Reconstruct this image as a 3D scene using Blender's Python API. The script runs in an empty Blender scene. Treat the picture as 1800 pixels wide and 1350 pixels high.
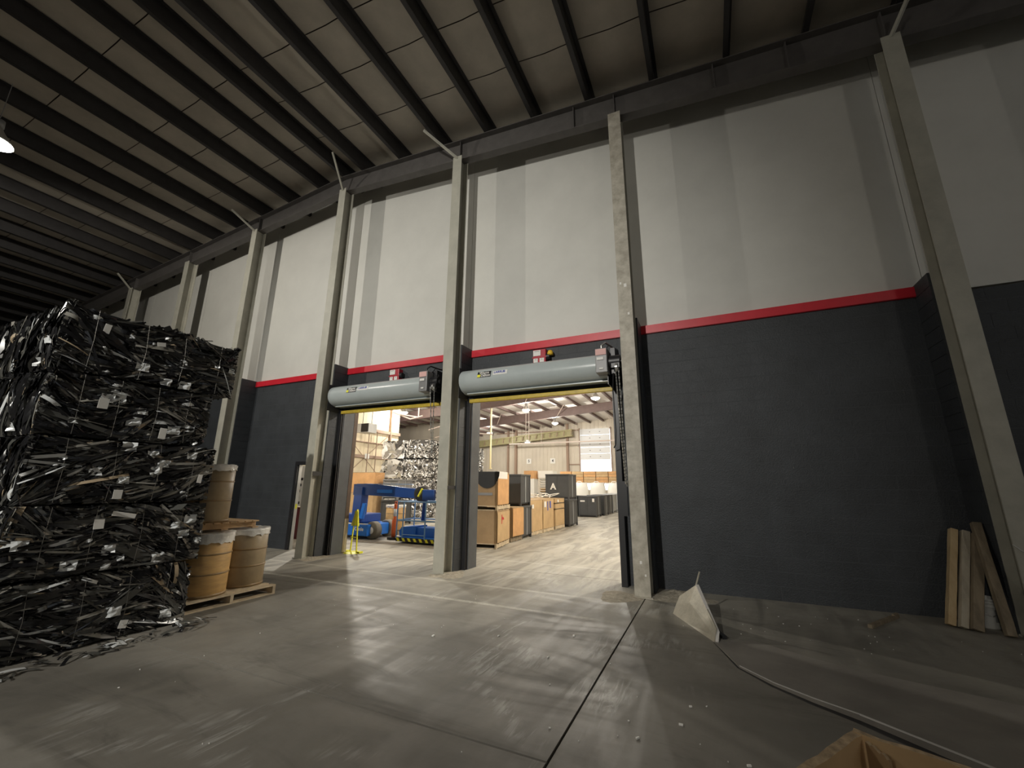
import bpy, math, random
from mathutils import Vector, Matrix, Euler, noise
R = math.radians
PI = math.pi
SC = bpy.context.scene
COL = SC.collection

# ------------------------------------------------------------------ camera
PITCH, ROLL, YAW, CAMH, FPX = 0.240289936, 0.00864425, -0.4376969, 1.6257, 731.153
fw = Vector((math.sin(YAW)*math.cos(PITCH), math.cos(YAW)*math.cos(PITCH), math.sin(PITCH)))
rt = Vector((math.cos(YAW), -math.sin(YAW), 0)); up = rt.cross(fw)
r2 = rt*math.cos(ROLL)+up*math.sin(ROLL); u2 = -rt*math.sin(ROLL)+up*math.cos(ROLL)
cam_d = bpy.data.cameras.new('camera'); cam = bpy.data.objects.new('camera', cam_d); COL.objects.link(cam)
M = Matrix.Identity(4)
for i in range(3):
    M[i][0], M[i][1], M[i][2] = r2[i], u2[i], -fw[i]
M[2][3] = CAMH
cam.matrix_world = M
cam_d.sensor_width = 36; cam_d.sensor_fit = 'HORIZONTAL'; cam_d.lens = FPX/1800*36
cam_d.clip_start = 0.05; cam_d.clip_end = 300
SC.camera = cam

# ------------------------------------------------------------------ world, exposure
W = bpy.data.worlds.new('world'); SC.world = W; W.use_nodes = True
bg = W.node_tree.nodes['Background']; bg.inputs[0].default_value = (0.86, 0.93, 1.0, 1); bg.inputs[1].default_value = 6.0
SC.view_settings.view_transform = 'Standard'; SC.view_settings.look = 'None'
SC.view_settings.exposure = 0.0; SC.view_settings.gamma = 1.0; SC.view_settings.use_curve_mapping = False
SC.cycles.max_bounces = 8; SC.cycles.diffuse_bounces = 5; SC.cycles.glossy_bounces = 4
SC.cycles.sample_clamp_indirect = 6.0
SC.cycles.use_denoising = True

YW_AIM = 7.8
# ------------------------------------------------------------------ lamps: positions and powers (built as lamps below)
MAIN_LAMPS = [((-12.85, 1.93, 8.45), 620), ((-4.5, -12.9, 7.3), 450), ((9.0, -9.0, 7.3), 400)]  # the first glows in view; the rest are added fill lamps
FLOOD = ((-4.1, -11.5, 8.3), (-6.0, YW_AIM, 3.3), 7700, 55, 1.0)   # position, aim, power, cone, blend
REAR_LAMPS = [((-6.4, 26.7, 7.3), 1000), ((-12.4, 29.1, 7.3), 900), ((-12.6, 36.4, 7.3), 850), ((-20.6, 38.6, 7.0), 700), ((-20.8, 25.0, 7.0), 480),
              ((0.4, 13.6, 7.6), 1850), ((-13.0, 12.5, 7.1), 1700)]

# ------------------------------------------------------------------ geometry helpers
class MB:
    def __init__(s): s.v = []; s.f = []; s.m = []; s.sm = []
    def add(s, vs, fs, mi=0, smooth=False):
        b = len(s.v); s.v += [tuple(v) for v in vs]
        for f in fs:
            s.f.append([b+i for i in f]); s.m.append(mi); s.sm.append(smooth)
        return s
    def box(s, x0, x1, y0, y1, z0, z1, mi=0):
        vs = [(x0,y0,z0),(x1,y0,z0),(x1,y1,z0),(x0,y1,z0),(x0,y0,z1),(x1,y0,z1),(x1,y1,z1),(x0,y1,z1)]
        return s.add(vs, BOXF, mi)
    def obox(s, c, size, rot=None, mi=0):
        hx, hy, hz = size[0]/2, size[1]/2, size[2]/2
        vs = [Vector(p) for p in [(-hx,-hy,-hz),(hx,-hy,-hz),(hx,hy,-hz),(-hx,hy,-hz),(-hx,-hy,hz),(hx,-hy,hz),(hx,hy,hz),(-hx,hy,hz)]]
        if rot is not None: vs = [rot @ v for v in vs]
        c = Vector(c)
        return s.add([v+c for v in vs], BOXF, mi)
    def bar(s, p0, p1, w, d, mi=0, upv=(0,0,1)):
        p0, p1 = Vector(p0), Vector(p1); z = (p1-p0); L = z.length; z.normalize()
        x = Vector(upv).cross(z)
        if x.length < 1e-4: x = Vector((1,0,0)).cross(z)
        x.normalize(); y = z.cross(x)
        rot = Matrix((x, y, z)).transposed()
        return s.obox((p0+p1)/2, (w, d, L), rot, mi)
    def cyl(s, p0, p1, r0, r1=None, n=14, caps=True, mi=0, smooth=True):
        if r1 is None: r1 = r0
        p0, p1 = Vector(p0), Vector(p1); z = (p1-p0).normalized()
        x = z.orthogonal().normalized(); y = z.cross(x)
        vs = []
        for p, r in ((p0, r0), (p1, r1)):
            for k in range(n):
                a = 2*PI*k/n; vs.append(p+x*(r*math.cos(a))+y*(r*math.sin(a)))
        fs = [(k, (k+1) % n, n+(k+1) % n, n+k) for k in range(n)]
        s.add(vs, fs, mi, smooth)
        if caps: s.add(vs, [tuple(range(n-1, -1, -1)), tuple(range(n, 2*n))], mi, False)
        return s
    def tube(s, path, r, n=8, mi=0):
        for a, b in zip(path[:-1], path[1:]): s.cyl(a, b, r, r, n, True, mi)
        return s
    def lathe(s, c, prof, n=24, mi=0, smooth=True, axis='z'):
        vs = []
        for r, h in prof:
            for k in range(n):
                a = 2*PI*k/n
                if axis == 'z': vs.append((c[0]+r*math.cos(a), c[1]+r*math.sin(a), c[2]+h))
                elif axis == 'y': vs.append((c[0]+r*math.cos(a), c[1]+h, c[2]+r*math.sin(a)))
                else: vs.append((c[0]+h, c[1]+r*math.cos(a), c[2]+r*math.sin(a)))
        fs = []
        for j in range(len(prof)-1):
            for k in range(n):
                fs.append((j*n+k, j*n+(k+1) % n, (j+1)*n+(k+1) % n, (j+1)*n+k))
        return s.add(vs, fs, mi, smooth)
    def prism(s, poly, axis, a0, a1, mi=0):
        n = len(poly); vs = []
        for a in (a0, a1):
            for p, q in poly:
                vs.append({'x': (a,p,q), 'y': (p,a,q), 'z': (p,q,a)}[axis])
        fs = [(k, (k+1) % n, n+(k+1) % n, n+k) for k in range(n)] + [tuple(range(n-1,-1,-1)), tuple(range(n,2*n))]
        return s.add(vs, fs, mi)
    def mesh(s, name, mats):
        me = bpy.data.meshes.new(name); me.from_pydata(s.v, [], s.f)
        for m in (mats if isinstance(mats, (list, tuple)) else [mats]): me.materials.append(m)
        me.polygons.foreach_set('material_index', s.m); me.polygons.foreach_set('use_smooth', s.sm)
        me.validate(); me.update()
        return me
    def build(s, name, mats, parent=None, world=False, bevel=0):
        if world and parent is not None:
            L = parent.location
            s.v = [(v[0]-L[0], v[1]-L[1], v[2]-L[2]) for v in s.v]
        me = s.mesh(name, mats)
        return link(name, me, parent, bevel)
BOXF = [(0,3,2,1),(4,5,6,7),(0,1,5,4),(1,2,6,5),(2,3,7,6),(3,0,4,7)]

def link(name, me, parent=None, bevel=0):
    o = bpy.data.objects.new(name, me); COL.objects.link(o)
    if parent is not None: o.parent = parent
    if bevel:
        b = o.modifiers.new('bevel', 'BEVEL'); b.width = bevel; b.segments = 2; b.limit_method = 'ANGLE'
    return o
def tag(o, label=None, cat=None, group=None, kind=None):
    if label: o['label'] = label
    if cat: o['category'] = cat
    if group: o['group'] = group
    if kind: o['kind'] = kind
    return o
def thing(name, label, cat, loc=(0,0,0), rz=0, group=None, kind=None):
    o = bpy.data.objects.new(name, None); COL.objects.link(o)
    o.location = loc; o.rotation_euler = (0,0,rz); o.empty_display_size = 0.1
    return tag(o, label, cat, group, kind)
def kids(o): return [c for c in COL.objects if c.parent is o]
def dup(root, loc, rz=0, label=None, scale=None, skip=()):
    ch = KIDS.get(root.name) or kids(root); KIDS[root.name] = ch
    c = root.copy(); COL.objects.link(c); c.location = loc; c.rotation_euler = (0,0,rz)
    if scale: c.scale = scale
    if label: c['label'] = label
    for k in ch:
        d = k.copy(); COL.objects.link(d); d.parent = c
        for g in (KIDS.get(k.name) or kids(k)):
            e = g.copy(); COL.objects.link(e); e.parent = d
    return c
KIDS = {}
def text_mesh(name, txt, size, mat, parent, mtx, extrude=0.001, bold=0.0, sx=1.0):
    cu = bpy.data.curves.new(name, 'FONT'); cu.body = txt; cu.size = size; cu.extrude = extrude; cu.offset = bold
    cu.align_x = 'CENTER'; cu.align_y = 'CENTER'; cu.resolution_u = 3
    t = bpy.data.objects.new('tmp_text', cu); COL.objects.link(t)
    me = bpy.data.meshes.new_from_object(t.evaluated_get(bpy.context.evaluated_depsgraph_get()))
    bpy.data.objects.remove(t); bpy.data.curves.remove(cu)
    me.materials.clear(); me.materials.append(mat); me.name = name
    if sx != 1.0:
        for v in me.vertices: v.co.x *= sx
    o = link(name, me, parent); o.matrix_local = mtx
    return o
FACE_NEG_Y = Euler((PI/2,0,0)).to_matrix().to_4x4()      # text lying in XZ, read from -Y
FACE_POS_X = Euler((PI/2,0,PI/2)).to_matrix().to_4x4()   # text read from +X
def T(x,y,z): return Matrix.Translation((x,y,z))

# ------------------------------------------------------------------ materials
def mat(name, col, rough=0.6, metal=0.0, var=0.0, vscale=4.0, bump=0.0, bscale=30.0, col2=None, spec=0.5, stretch=None):
    m = bpy.data.materials.new(name); m.use_nodes = True; nt = m.node_tree; N = nt.nodes; L = nt.links
    b = N['Principled BSDF']; b.inputs['Roughness'].default_value = rough; b.inputs['Metallic'].default_value = metal
    b.inputs['Specular IOR Level'].default_value = spec
    c = (*col, 1); b.inputs['Base Color'].default_value = c
    if var or col2 or bump:
        g = N.new('ShaderNodeNewGeometry'); src = g.outputs['Position']
        if stretch:
            mp = N.new('ShaderNodeMapping'); mp.inputs['Scale'].default_value = stretch; L.new(src, mp.inputs[0]); src = mp.outputs[0]
        if var or col2:
            n = N.new('ShaderNodeTexNoise'); n.inputs['Scale'].default_value = vscale; n.inputs['Detail'].default_value = 5; n.inputs['Roughness'].default_value = 0.65
            L.new(src, n.inputs['Vector'])
            rp = N.new('ShaderNodeValToRGB'); rp.color_ramp.elements[0].position = 0.33; rp.color_ramp.elements[1].position = 0.67
            if col2: a, z = col, col2
            else: a = tuple(x*(1-var) for x in col); z = tuple(min(1, x*(1+var)) for x in col)
            rp.color_ramp.elements[0].color = (*a,1); rp.color_ramp.elements[1].color = (*z,1)
            L.new(n.outputs['Fac'], rp.inputs[0]); L.new(rp.outputs[0], b.inputs['Base Color'])
        if bump:
            n2 = N.new('ShaderNodeTexNoise'); n2.inputs['Scale'].default_value = bscale; n2.inputs['Detail'].default_value = 3
            L.new(src, n2.inputs['Vector'])
            bp = N.new('ShaderNodeBump'); bp.inputs['Strength'].default_value = bump; bp.inputs['Distance'].default_value = 0.02
            L.new(n2.outputs['Fac'], bp.inputs['Height']); L.new(bp.outputs[0], b.inputs['Normal'])
    return m
def emis(name, col, strength):
    m = bpy.data.materials.new(name); m.use_nodes = True; b = m.node_tree.nodes['Principled BSDF']
    b.inputs['Base Color'].default_value = (*col,1); b.inputs['Emission Color'].default_value = (*col,1); b.inputs['Emission Strength'].default_value = strength
    return m

def floor_mat():
    m = bpy.data.materials.new('concrete_floor'); m.use_nodes = True; nt = m.node_tree; N = nt.nodes; L = nt.links
    b = N['Principled BSDF']
    g = N.new('ShaderNodeNewGeometry'); pos = g.outputs['Position']
    sep = N.new('ShaderNodeSeparateXYZ'); L.new(pos, sep.inputs[0])
    def nz(scale, detail=5, rough=0.6, vec=None, dist=0.0):
        n = N.new('ShaderNodeTexNoise'); n.inputs['Scale'].default_value = scale; n.inputs['Detail'].default_value = detail; n.inputs['Roughness'].default_value = rough
        n.inputs['Distortion'].default_value = dist
        L.new(vec or pos, n.inputs['Vector']); return n.outputs['Fac']
    def mr(v, a, z, o0=0.0, o1=1.0):
        r = N.new('ShaderNodeMapRange'); r.inputs[1].default_value = a; r.inputs[2].default_value = z; r.inputs[3].default_value = o0; r.inputs[4].default_value = o1
        r.interpolation_type = 'SMOOTHSTEP'; L.new(v, r.inputs[0]); return r.outputs[0]
    def mth(op, a, c):
        n = N.new('ShaderNodeMath'); n.operation = op
        for i, q in ((0, a), (1, c)):
            if isinstance(q, (int, float)): n.inputs[i].default_value = q
            else: L.new(q, n.inputs[i])
        return n.outputs[0]
    def mix(f, a, c):
        n = N.new('ShaderNodeMix'); n.data_type = 'RGBA'
        if isinstance(f, float): n.inputs[0].default_value = f
        else: L.new(f, n.inputs[0])
        for i, q in ((6, a), (7, c)):
            if isinstance(q, tuple): n.inputs[i].default_value = (*q,1)
            else: L.new(q, n.inputs[i])
        return n.outputs[2]
    big = nz(0.55, 6, 0.62, dist=0.6)
    mp = N.new('ShaderNodeMapping'); mp.inputs['Scale'].default_value = (1.5, 0.28, 1); mp.inputs['Rotation'].default_value = (0,0,R(-24)); L.new(pos, mp.inputs[0])
    streak = nz(1.6, 6, 0.6, mp.outputs[0], 1.2)
    mp2 = N.new('ShaderNodeMapping'); mp2.inputs['Scale'].default_value = (0.35, 1.4, 1); mp2.inputs['Rotation'].default_value = (0,0,R(38)); L.new(pos, mp2.inputs[0])
    streak2 = nz(1.3, 6, 0.65, mp2.outputs[0], 1.5)
    fine = nz(22, 4, 0.7)
    base = mix(mr(big, 0.32, 0.68), (0.155,0.145,0.125), (0.24,0.225,0.195))
    base = mix(mth('MULTIPLY', mr(streak, 0.5, 0.68), 0.5), base, (0.22,0.205,0.17))
    base = mix(mth('MULTIPLY', mr(streak2, 0.54, 0.72), 0.45), base, (0.075,0.070,0.06))
    # pale trodden dust, brightened for the light falling there, around the doorways and in the room behind
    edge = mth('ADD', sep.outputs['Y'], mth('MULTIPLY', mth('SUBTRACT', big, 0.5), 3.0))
    dust_and_light = mr(edge, 4.6, 7.6)
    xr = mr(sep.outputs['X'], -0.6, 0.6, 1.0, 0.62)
    dust_and_light = mth('MULTIPLY', mth('MULTIPLY', dust_and_light, xr), 0.85)
    dust_light_col = mix(mr(streak, 0.36, 0.62), (0.25,0.235,0.197), (0.45,0.425,0.362))
    base = mix(dust_and_light, base, dust_light_col)
    mp3 = N.new('ShaderNodeMapping'); mp3.inputs['Scale'].default_value = (9.0, 1.3, 1); mp3.inputs['Rotation'].default_value = (0,0,R(-20)); L.new(pos, mp3.inputs[0])
    scuff = nz(1.4, 5, 0.7, mp3.outputs[0], 0.8)
    patch = mr(nz(0.8, 3, 0.55, None, 0.8), 0.52, 0.66)
    patch = mth('MULTIPLY', patch, mth('MULTIPLY', mr(sep.outputs['X'], -5.5, -3.5), mr(sep.outputs['X'], -0.6, 0.2, 1.0, 0.15)))
    base = mix(mth('MULTIPLY', mth('MULTIPLY', mr(scuff, 0.45, 0.62), patch), 0.6), base, (0.50,0.49,0.46))
    # two worn painted lines along the wall
    for yc, s in ((5.70, 0.55), (6.68, 0.45), (9.0, 0.4)):
        d = mth('ABSOLUTE', mth('SUBTRACT', sep.outputs['Y'], yc), 0.0)
        ln = mth('MULTIPLY', mr(d, 0.03, 0.055, 1.0, 0.0), mr(fine, 0.3, 0.6, 0.35, 1.0))
        xm = mth('MULTIPLY', mr(sep.outputs['X'], -1.7, -1.1, 1.0, 0.0), mr(sep.outputs['X'], -9.8, -9.0))
        base = mix(mth('MULTIPLY', mth('MULTIPLY', ln, xm), s), base, (0.62,0.60,0.52))
    base = mix(mth('MULTIPLY', mr(fine, 0.6, 0.8), 0.25), base, (0.09,0.085,0.075))
    L.new(base, b.inputs['Base Color'])
    ro = mr(mth('ADD', mth('MULTIPLY', streak2, 0.5), mth('MULTIPLY', streak, 0.5)), 0.38, 0.62, 0.42, 0.68)
    ro = mth('MAXIMUM', ro, mth('MULTIPLY', dust_and_light, 0.72))
    L.new(ro, b.inputs['Roughness'])
    bp = N.new('ShaderNodeBump'); bp.inputs['Strength'].default_value = 0.25; bp.inputs['Distance'].default_value = 0.006
    L.new(nz(9, 6, 0.7), bp.inputs['Height']); L.new(bp.outputs[0], b.inputs['Normal'])
    return m

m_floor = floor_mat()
m_joint = mat('floor_joint', (0.03,0.028,0.025), 0.9)
m_black = mat('black_block_paint', (0.040,0.045,0.051), 0.55, var=0.18, vscale=2.0, bump=0.35, bscale=60)
m_reveal = mat('lit_black_jamb_paint', (0.085,0.092,0.10), 0.5, var=0.12)  # black jamb lightened in colour for the light from the room behind
m_mortar = mat('mortar_joint_paint', (0.066,0.072,0.078), 0.75)
m_white = mat('white_wall_panel', (0.65,0.645,0.60), 0.55, var=0.05, vscale=0.9)
m_red = mat('red_flashing', (0.62,0.018,0.035), 0.38, var=0.06)
m_grey = mat('grey_beige_steel', (0.44,0.43,0.365), 0.5, var=0.1, vscale=3, bump=0.08)
m_brown = mat('scuffed_brown_steel', (0.34,0.31,0.25), 0.55, col2=(0.54,0.51,0.43), vscale=6, bump=0.1)
m_dsteel = mat('dark_roof_steel', (0.026,0.024,0.024), 0.55, var=0.2)
m_rafter = mat('rafter_steel', (0.10,0.093,0.088), 0.5, var=0.15)
m_deck = mat('roof_insulation', (0.44,0.40,0.335), 0.6, var=0.12, vscale=1.2, bump=0.1, bscale=6)
m_strap = mat('roof_seam', (0.10,0.07,0.055), 0.7)
m_hood = mat('door_hood_grey', (0.46,0.51,0.51), 0.26, metal=0.0, var=0.03)
m_yel = mat('yellow_paint', (0.70,0.52,0.06), 0.45, col2=(0.50,0.36,0.05), vscale=9)
m_ltyel = mat('bright_yellow', (0.85,0.83,0.05), 0.45)
m_blk = mat('black_metal', (0.018,0.018,0.02), 0.4)
m_mid = mat('machine_grey', (0.22,0.22,0.22), 0.4, var=0.1)
m_paper = mat('white_paper', (0.80,0.79,0.75), 0.6)
m_rpaper = mat('reddish_notice', (0.75,0.45,0.42), 0.6)
m_redbox = mat('alarm_red', (0.42,0.012,0.03), 0.35)
m_amber = mat('amber_lens', (0.85,0.55,0.05), 0.3)
m_blue = mat('sticker_blue', (0.06,0.10,0.42), 0.5)
m_galv = mat('galvanised', (0.55,0.55,0.53), 0.35, metal=0.8)
m_plastic = mat('black_scrap_plastic', (0.012,0.012,0.013), 0.16, spec=0.6)
m_core = mat('bale_core', (0.010,0.010,0.010), 0.6)
m_pl2 = mat('dark_grey_scrap', (0.075,0.075,0.068), 0.3)
m_pl3 = mat('grey_scrap', (0.26,0.25,0.22), 0.35)
m_pl4 = mat('clear_film_scrap', (0.62,0.64,0.64), 0.25)
m_pl5 = mat('tan_scrap', (0.42,0.33,0.22), 0.5)
m_wire = mat('bale_wire', (0.22,0.21,0.19), 0.35, metal=0.7)
m_drum = mat('fibre_drum', (0.55,0.34,0.13), 0.5, var=0.14, vscale=5, stretch=(1,1,4))
m_drum2 = mat('grey_brown_drum', (0.33,0.25,0.145), 0.42, var=0.16, vscale=4)
m_hoop = mat('drum_hoop', (0.26,0.17,0.075), 0.4, var=0.1)
m_film = mat('stretch_film', (0.70,0.68,0.62), 0.18, bump=0.8, bscale=14, col2=(0.82,0.80,0.76), vscale=12)
m_wood = mat('pallet_wood', (0.48,0.32,0.17), 0.7, var=0.22, vscale=5, bump=0.15)
m_pwood = mat('pale_pallet_wood', (0.55,0.45,0.31), 0.7, var=0.2, vscale=5, bump=0.15)
m_timber1 = mat('tan_timber', (0.46,0.33,0.175), 0.7, col2=(0.60,0.46,0.27), vscale=7, bump=0.5, bscale=18, stretch=(1,1,0.25))
m_timber2 = mat('grey_timber', (0.36,0.32,0.25), 0.75, col2=(0.52,0.47,0.37), vscale=8, bump=0.5, bscale=18, stretch=(1,1,0.25))
m_timber3 = mat('dark_timber', (0.17,0.135,0.09), 0.7, col2=(0.31,0.25,0.17), vscale=8, bump=0.5, bscale=18, stretch=(1,1,0.25))
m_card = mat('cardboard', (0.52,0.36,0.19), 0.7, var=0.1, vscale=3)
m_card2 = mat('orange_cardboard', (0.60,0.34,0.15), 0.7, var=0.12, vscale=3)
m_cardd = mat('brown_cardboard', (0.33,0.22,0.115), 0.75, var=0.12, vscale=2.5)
m_cardedge = mat('frayed_card_edge', (0.42,0.31,0.19), 0.9, var=0.3, vscale=30)
m_bin = mat('dark_plastic_bin', (0.060,0.063,0.066), 0.45, var=0.08)
m_bin2 = mat('pale_grey_bin', (0.38,0.40,0.41), 0.4)
m_bucket = mat('bucket_white', (0.72,0.72,0.69), 0.4)
m_plate = mat('dirty_steel_plate', (0.33,0.31,0.25), 0.5, metal=0.2, col2=(0.46,0.43,0.35), vscale=5, bump=0.15)
m_fplate = mat('dark_floor_plate', (0.20,0.183,0.162), 0.5, col2=(0.29,0.268,0.236), vscale=1.5, bump=0.1, bscale=9)
m_lip = mat('bright_steel_lip', (0.85,0.83,0.80), 0.3, metal=0.4)  # one pale steel colour for the plate lip and the folded rim
m_dirt = mat('pale_dirt', (0.50,0.45,0.36), 0.95, col2=(0.30,0.27,0.21), vscale=14, bump=0.8, bscale=22)
m_chip = mat('white_chips', (0.85,0.84,0.80), 0.6)
m_lift = mat('lift_blue', (0.018,0.16,0.60), 0.35, var=0.08)
m_liftd = mat('lift_navy', (0.018,0.065,0.26), 0.35)
m_rail = mat('lift_rail_blue', (0.16,0.33,0.60), 0.35)
m_tyre = mat('tyre', (0.20,0.185,0.155), 0.8, var=0.15)
m_orange = mat('orange_plastic', (0.85,0.17,0.04), 0.5, var=0.1)
m_cream = mat('cream_wall', (0.74,0.64,0.45), 0.6, var=0.08, vscale=1.0, stretch=(1,1,0.3))
m_rwall = mat('rear_wall', (0.56,0.50,0.42), 0.6, col2=(0.66,0.60,0.50), vscale=0.9, stretch=(1,1,0.3))
m_rroof = mat('rear_roof', (0.78,0.74,0.70), 0.6)
m_rbeam = mat('purple_brown_beam', (0.155,0.105,0.095), 0.55, var=0.1)
m_girt = mat('girt_brown', (0.33,0.23,0.17), 0.6)
m_pipe = mat('pale_pipe', (0.68,0.58,0.52), 0.45)
m_ypipe = mat('yellow_pipe', (0.70,0.60,0.35), 0.45)
m_duct = mat('olive_duct', (0.32,0.29,0.15), 0.5, var=0.15)
m_dock = mat('dock_panel', (0.80,0.82,0.84), 0.5)
m_alu = mat('bale_aluminium', (0.74,0.74,0.73), 0.3, metal=0.85, var=0.1)
m_alu2 = mat('bale_white_sheet', (0.80,0.79,0.76), 0.45)
m_alud = mat('bale_dark_gap', (0.07,0.065,0.06), 0.7)
m_alug = mat('bale_grey_sheet', (0.38,0.36,0.34), 0.4, metal=0.3)
m_bag = mat('white_bag', (0.86,0.85,0.80), 0.6)
m_shade = mat('lamp_dome', (0.55,0.55,0.53), 0.3, metal=0.7)
m_bulb = emis('bulb_glow', (1.0,0.93,0.78), 9)
m_dred = mat('dark_red', (0.13,0.008,0.012), 0.5)
m_doorl = mat('door_leaf_pale', (0.62,0.62,0.60), 0.45)
m_rust = mat('rusty_edge', (0.10,0.065,0.045), 0.6, var=0.2)
m_worn = mat('worn_beige_post', (0.42,0.36,0.27), 0.65, var=0.15)

# ------------------------------------------------------------------ the setting: measures
YC, YW, YU = 7.05, 7.81, 7.87      # column face, block wall face, upper wall face
ZL = 4.45                          # top of block wall, red band up to 4.60
CX = [-15.98, -12.42, -8.70, -4.92, -1.21, 3.085]   # left edges of the columns
CW, CD = 0.24, 0.30
RID = -8.70
def zt(x): return 10.17 - (0.083*(x-RID) if x > RID else 0.075*(RID-x))     # rafter top
def zb(x): return 9.70 - (0.094*(x-RID) if x > RID else 0.075*(RID-x))      # rafter underside
DOOR = {1: (-4.56, -1.52), 2: (-8.33, -5.20)}   # openings right, left
DH = 3.55
MAND = (-9.90, -8.98, 2.12)

# ------------------------------------------------------------------ floor: slabs with recessed joints
fl = thing('floor', 'grey brown concrete floor dusty and worn with joints', 'floor', kind='structure')
xs = [-45, -1.055, 15]; ys = [-14, 2.81, 8.1]
for i in range(2):
    for j in range(2):
        if i == 1 and j == 1: continue
        y0, y1 = (ys[0], ys[2]) if i == 1 else (ys[j], ys[j+1])
        if i == 1 and j == 0: y0, y1 = ys[0], ys[2]
        w = 0.009
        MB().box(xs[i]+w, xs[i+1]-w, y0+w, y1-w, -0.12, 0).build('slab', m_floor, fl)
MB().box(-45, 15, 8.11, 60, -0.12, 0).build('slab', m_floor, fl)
MB().box(-46, 16, -14.5, 60, -0.2, -0.022).build('subfloor', m_joint, fl)

# ------------------------------------------------------------------ back wall (the wall with the doors)
wall = thing('wall_back', 'black painted block wall below pale panels with two big doorways', 'wall', kind='structure')
def bay_rects(x0, x1):
    """solid rectangles of the block wall between x0 and x1 minus the openings"""
    ops = [(a, b, DH) for a, b in DOOR.values()] + [MAND]
    ops = sorted(o for o in ops if o[0] < x1 and o[1] > x0)
    out = []; x = x0
    for a, b, h in ops:
        if a > x: out.append((x, a, 0, ZL))
        out.append((max(a,x0), min(b,x1), h, ZL)); x = b
    if x < x1: out.append((x, x1, 0, ZL))
    return out
bk = MB()
for x0, x1, z0, z1 in bay_rects(-45, 15): bk.box(x0, x1, YW+0.0045, YW+0.12, z0, z1)
bk.build('wall_core', m_mortar, wall)
random.seed(5)
CH = ZL/22
def blocks(x0, x1, z0, z1, emit):
    for c in range(22):
        za, zb_ = c*CH, (c+1)*CH
        if zb_ <= z0+0.02 or za >= z1-0.02: continue
        za, zb_ = max(za, z0), min(zb_, z1)
        x = math.floor((x0)/0.4)*0.4 + (0.2 if c % 2 else 0) - 0.4
        while x < x1:
            a, b = max(x, x0), min(x+0.4, x1)
            if b-a > 0.03: emit(a+0.005, b-0.005, za+0.005, zb_-0.005)
            x += 0.4
single = [0]; cache = {}
stuffb = MB()
def emit_single(a, b, z0, z1):
    dy = random.uniform(0, 0.0025)
    if single[0] >= 298: stuffb.box(a, b, YW+dy, YW+0.01, z0, z1); return
    key = (round(b-a,3), round(z1-z0,3))
    if key not in cache:
        cache[key] = MB().box(-key[0]/2, key[0]/2, 0, 0.01, -key[1]/2, key[1]/2).mesh('block', m_black)
    o = link('block', cache[key], wall); o.location = ((a+b)/2, YW+dy, (z0+z1)/2); single[0] += 1
def emit_stuff(a, b, z0, z1):
    stuffb.box(a, b, YW+random.uniform(0,0.0025), YW+0.01, z0, z1)
blocks(CX[4]+CW, CX[5], 0, ZL, emit_single)
blocks(CX[5]+CW, 4.6, 0, ZL, emit_single)
for x0, x1, z0, z1 in bay_rects(-24, CX[4]+CW): blocks(x0, x1, z0, z1, emit_stuff)
blocks(4.6, 8, 0, ZL, emit_stuff)
tag(stuffb.build('block_courses', m_black, wall), kind='stuff')
# pilasters that tie each column to the wall
def pil(x0, x1, z1=4.62):
    m = MB()
    m.box(x0+0.006, x1-0.006, YC+CD, YW+0.01, 0, z1-0.01)
    n = 23; h = z1/n
    for k in range(n): m.box(x0, x1, YC+CD-0.003, YW+0.005, k*h+0.003, (k+1)*h-0.003)
    tag(m.build('pilaster', m_black, wall), kind='stuff')
for x in CX + [-19.6, -23.3]: pil(x-0.03, x+CW+0.03)
# upper panels
edges = [-45, -23.2, -19.5] + [x+CW/2 for x in CX] + [15]
for a, b in zip(edges[:-1], edges[1:]):
    poly = [(a+0.004, 4.5), (b-0.004, 4.5), (b-0.004, zt(b)+0.3)]
    if a < RID < b: poly.append((RID, zt(RID)+0.3))
    poly.append((a+0.004, zt(a)+0.3))
    MB().prism(poly, 'y', YU, YU+0.06).build('wall_panel', m_white, wall)
# red flashing, one run per bay
lab = ['behind the scrap bales far left', 'over the fibre drums at left', 'above the small left door', 'above the left rolling door', 'above the right rolling door', 'along the long bare wall at right']
runs = [(-19.3, CX[0]-0.03), (CX[0]+CW+0.03, CX[1]-0.03), (CX[1]+CW+0.03, CX[2]-0.03), (CX[2]+CW+0.03, CX[3]-0.03), (CX[3]+CW+0.03, CX[4]-0.03), (CX[4]+CW+0.03, CX[5]-0.03)]
for i, (a, b) in enumerate(runs):
    t = thing('trim_%d' % (i+1), 'red metal flashing strip ' + lab[i], 'trim', kind='structure')
    m = MB(); m.prism([(YW-0.045, ZL-0.005), (YW-0.030, ZL-0.005), (YW-0.030, 4.585), (YU+0.01, 4.60), (YU+0.01, 4.615), (YW-0.045, 4.60)], 'x', a, b)
    m.box(a, b, YW-0.03, YW+0.1, ZL-0.01, ZL+0.0)
    m.build('flashing', m_red, t)
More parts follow.
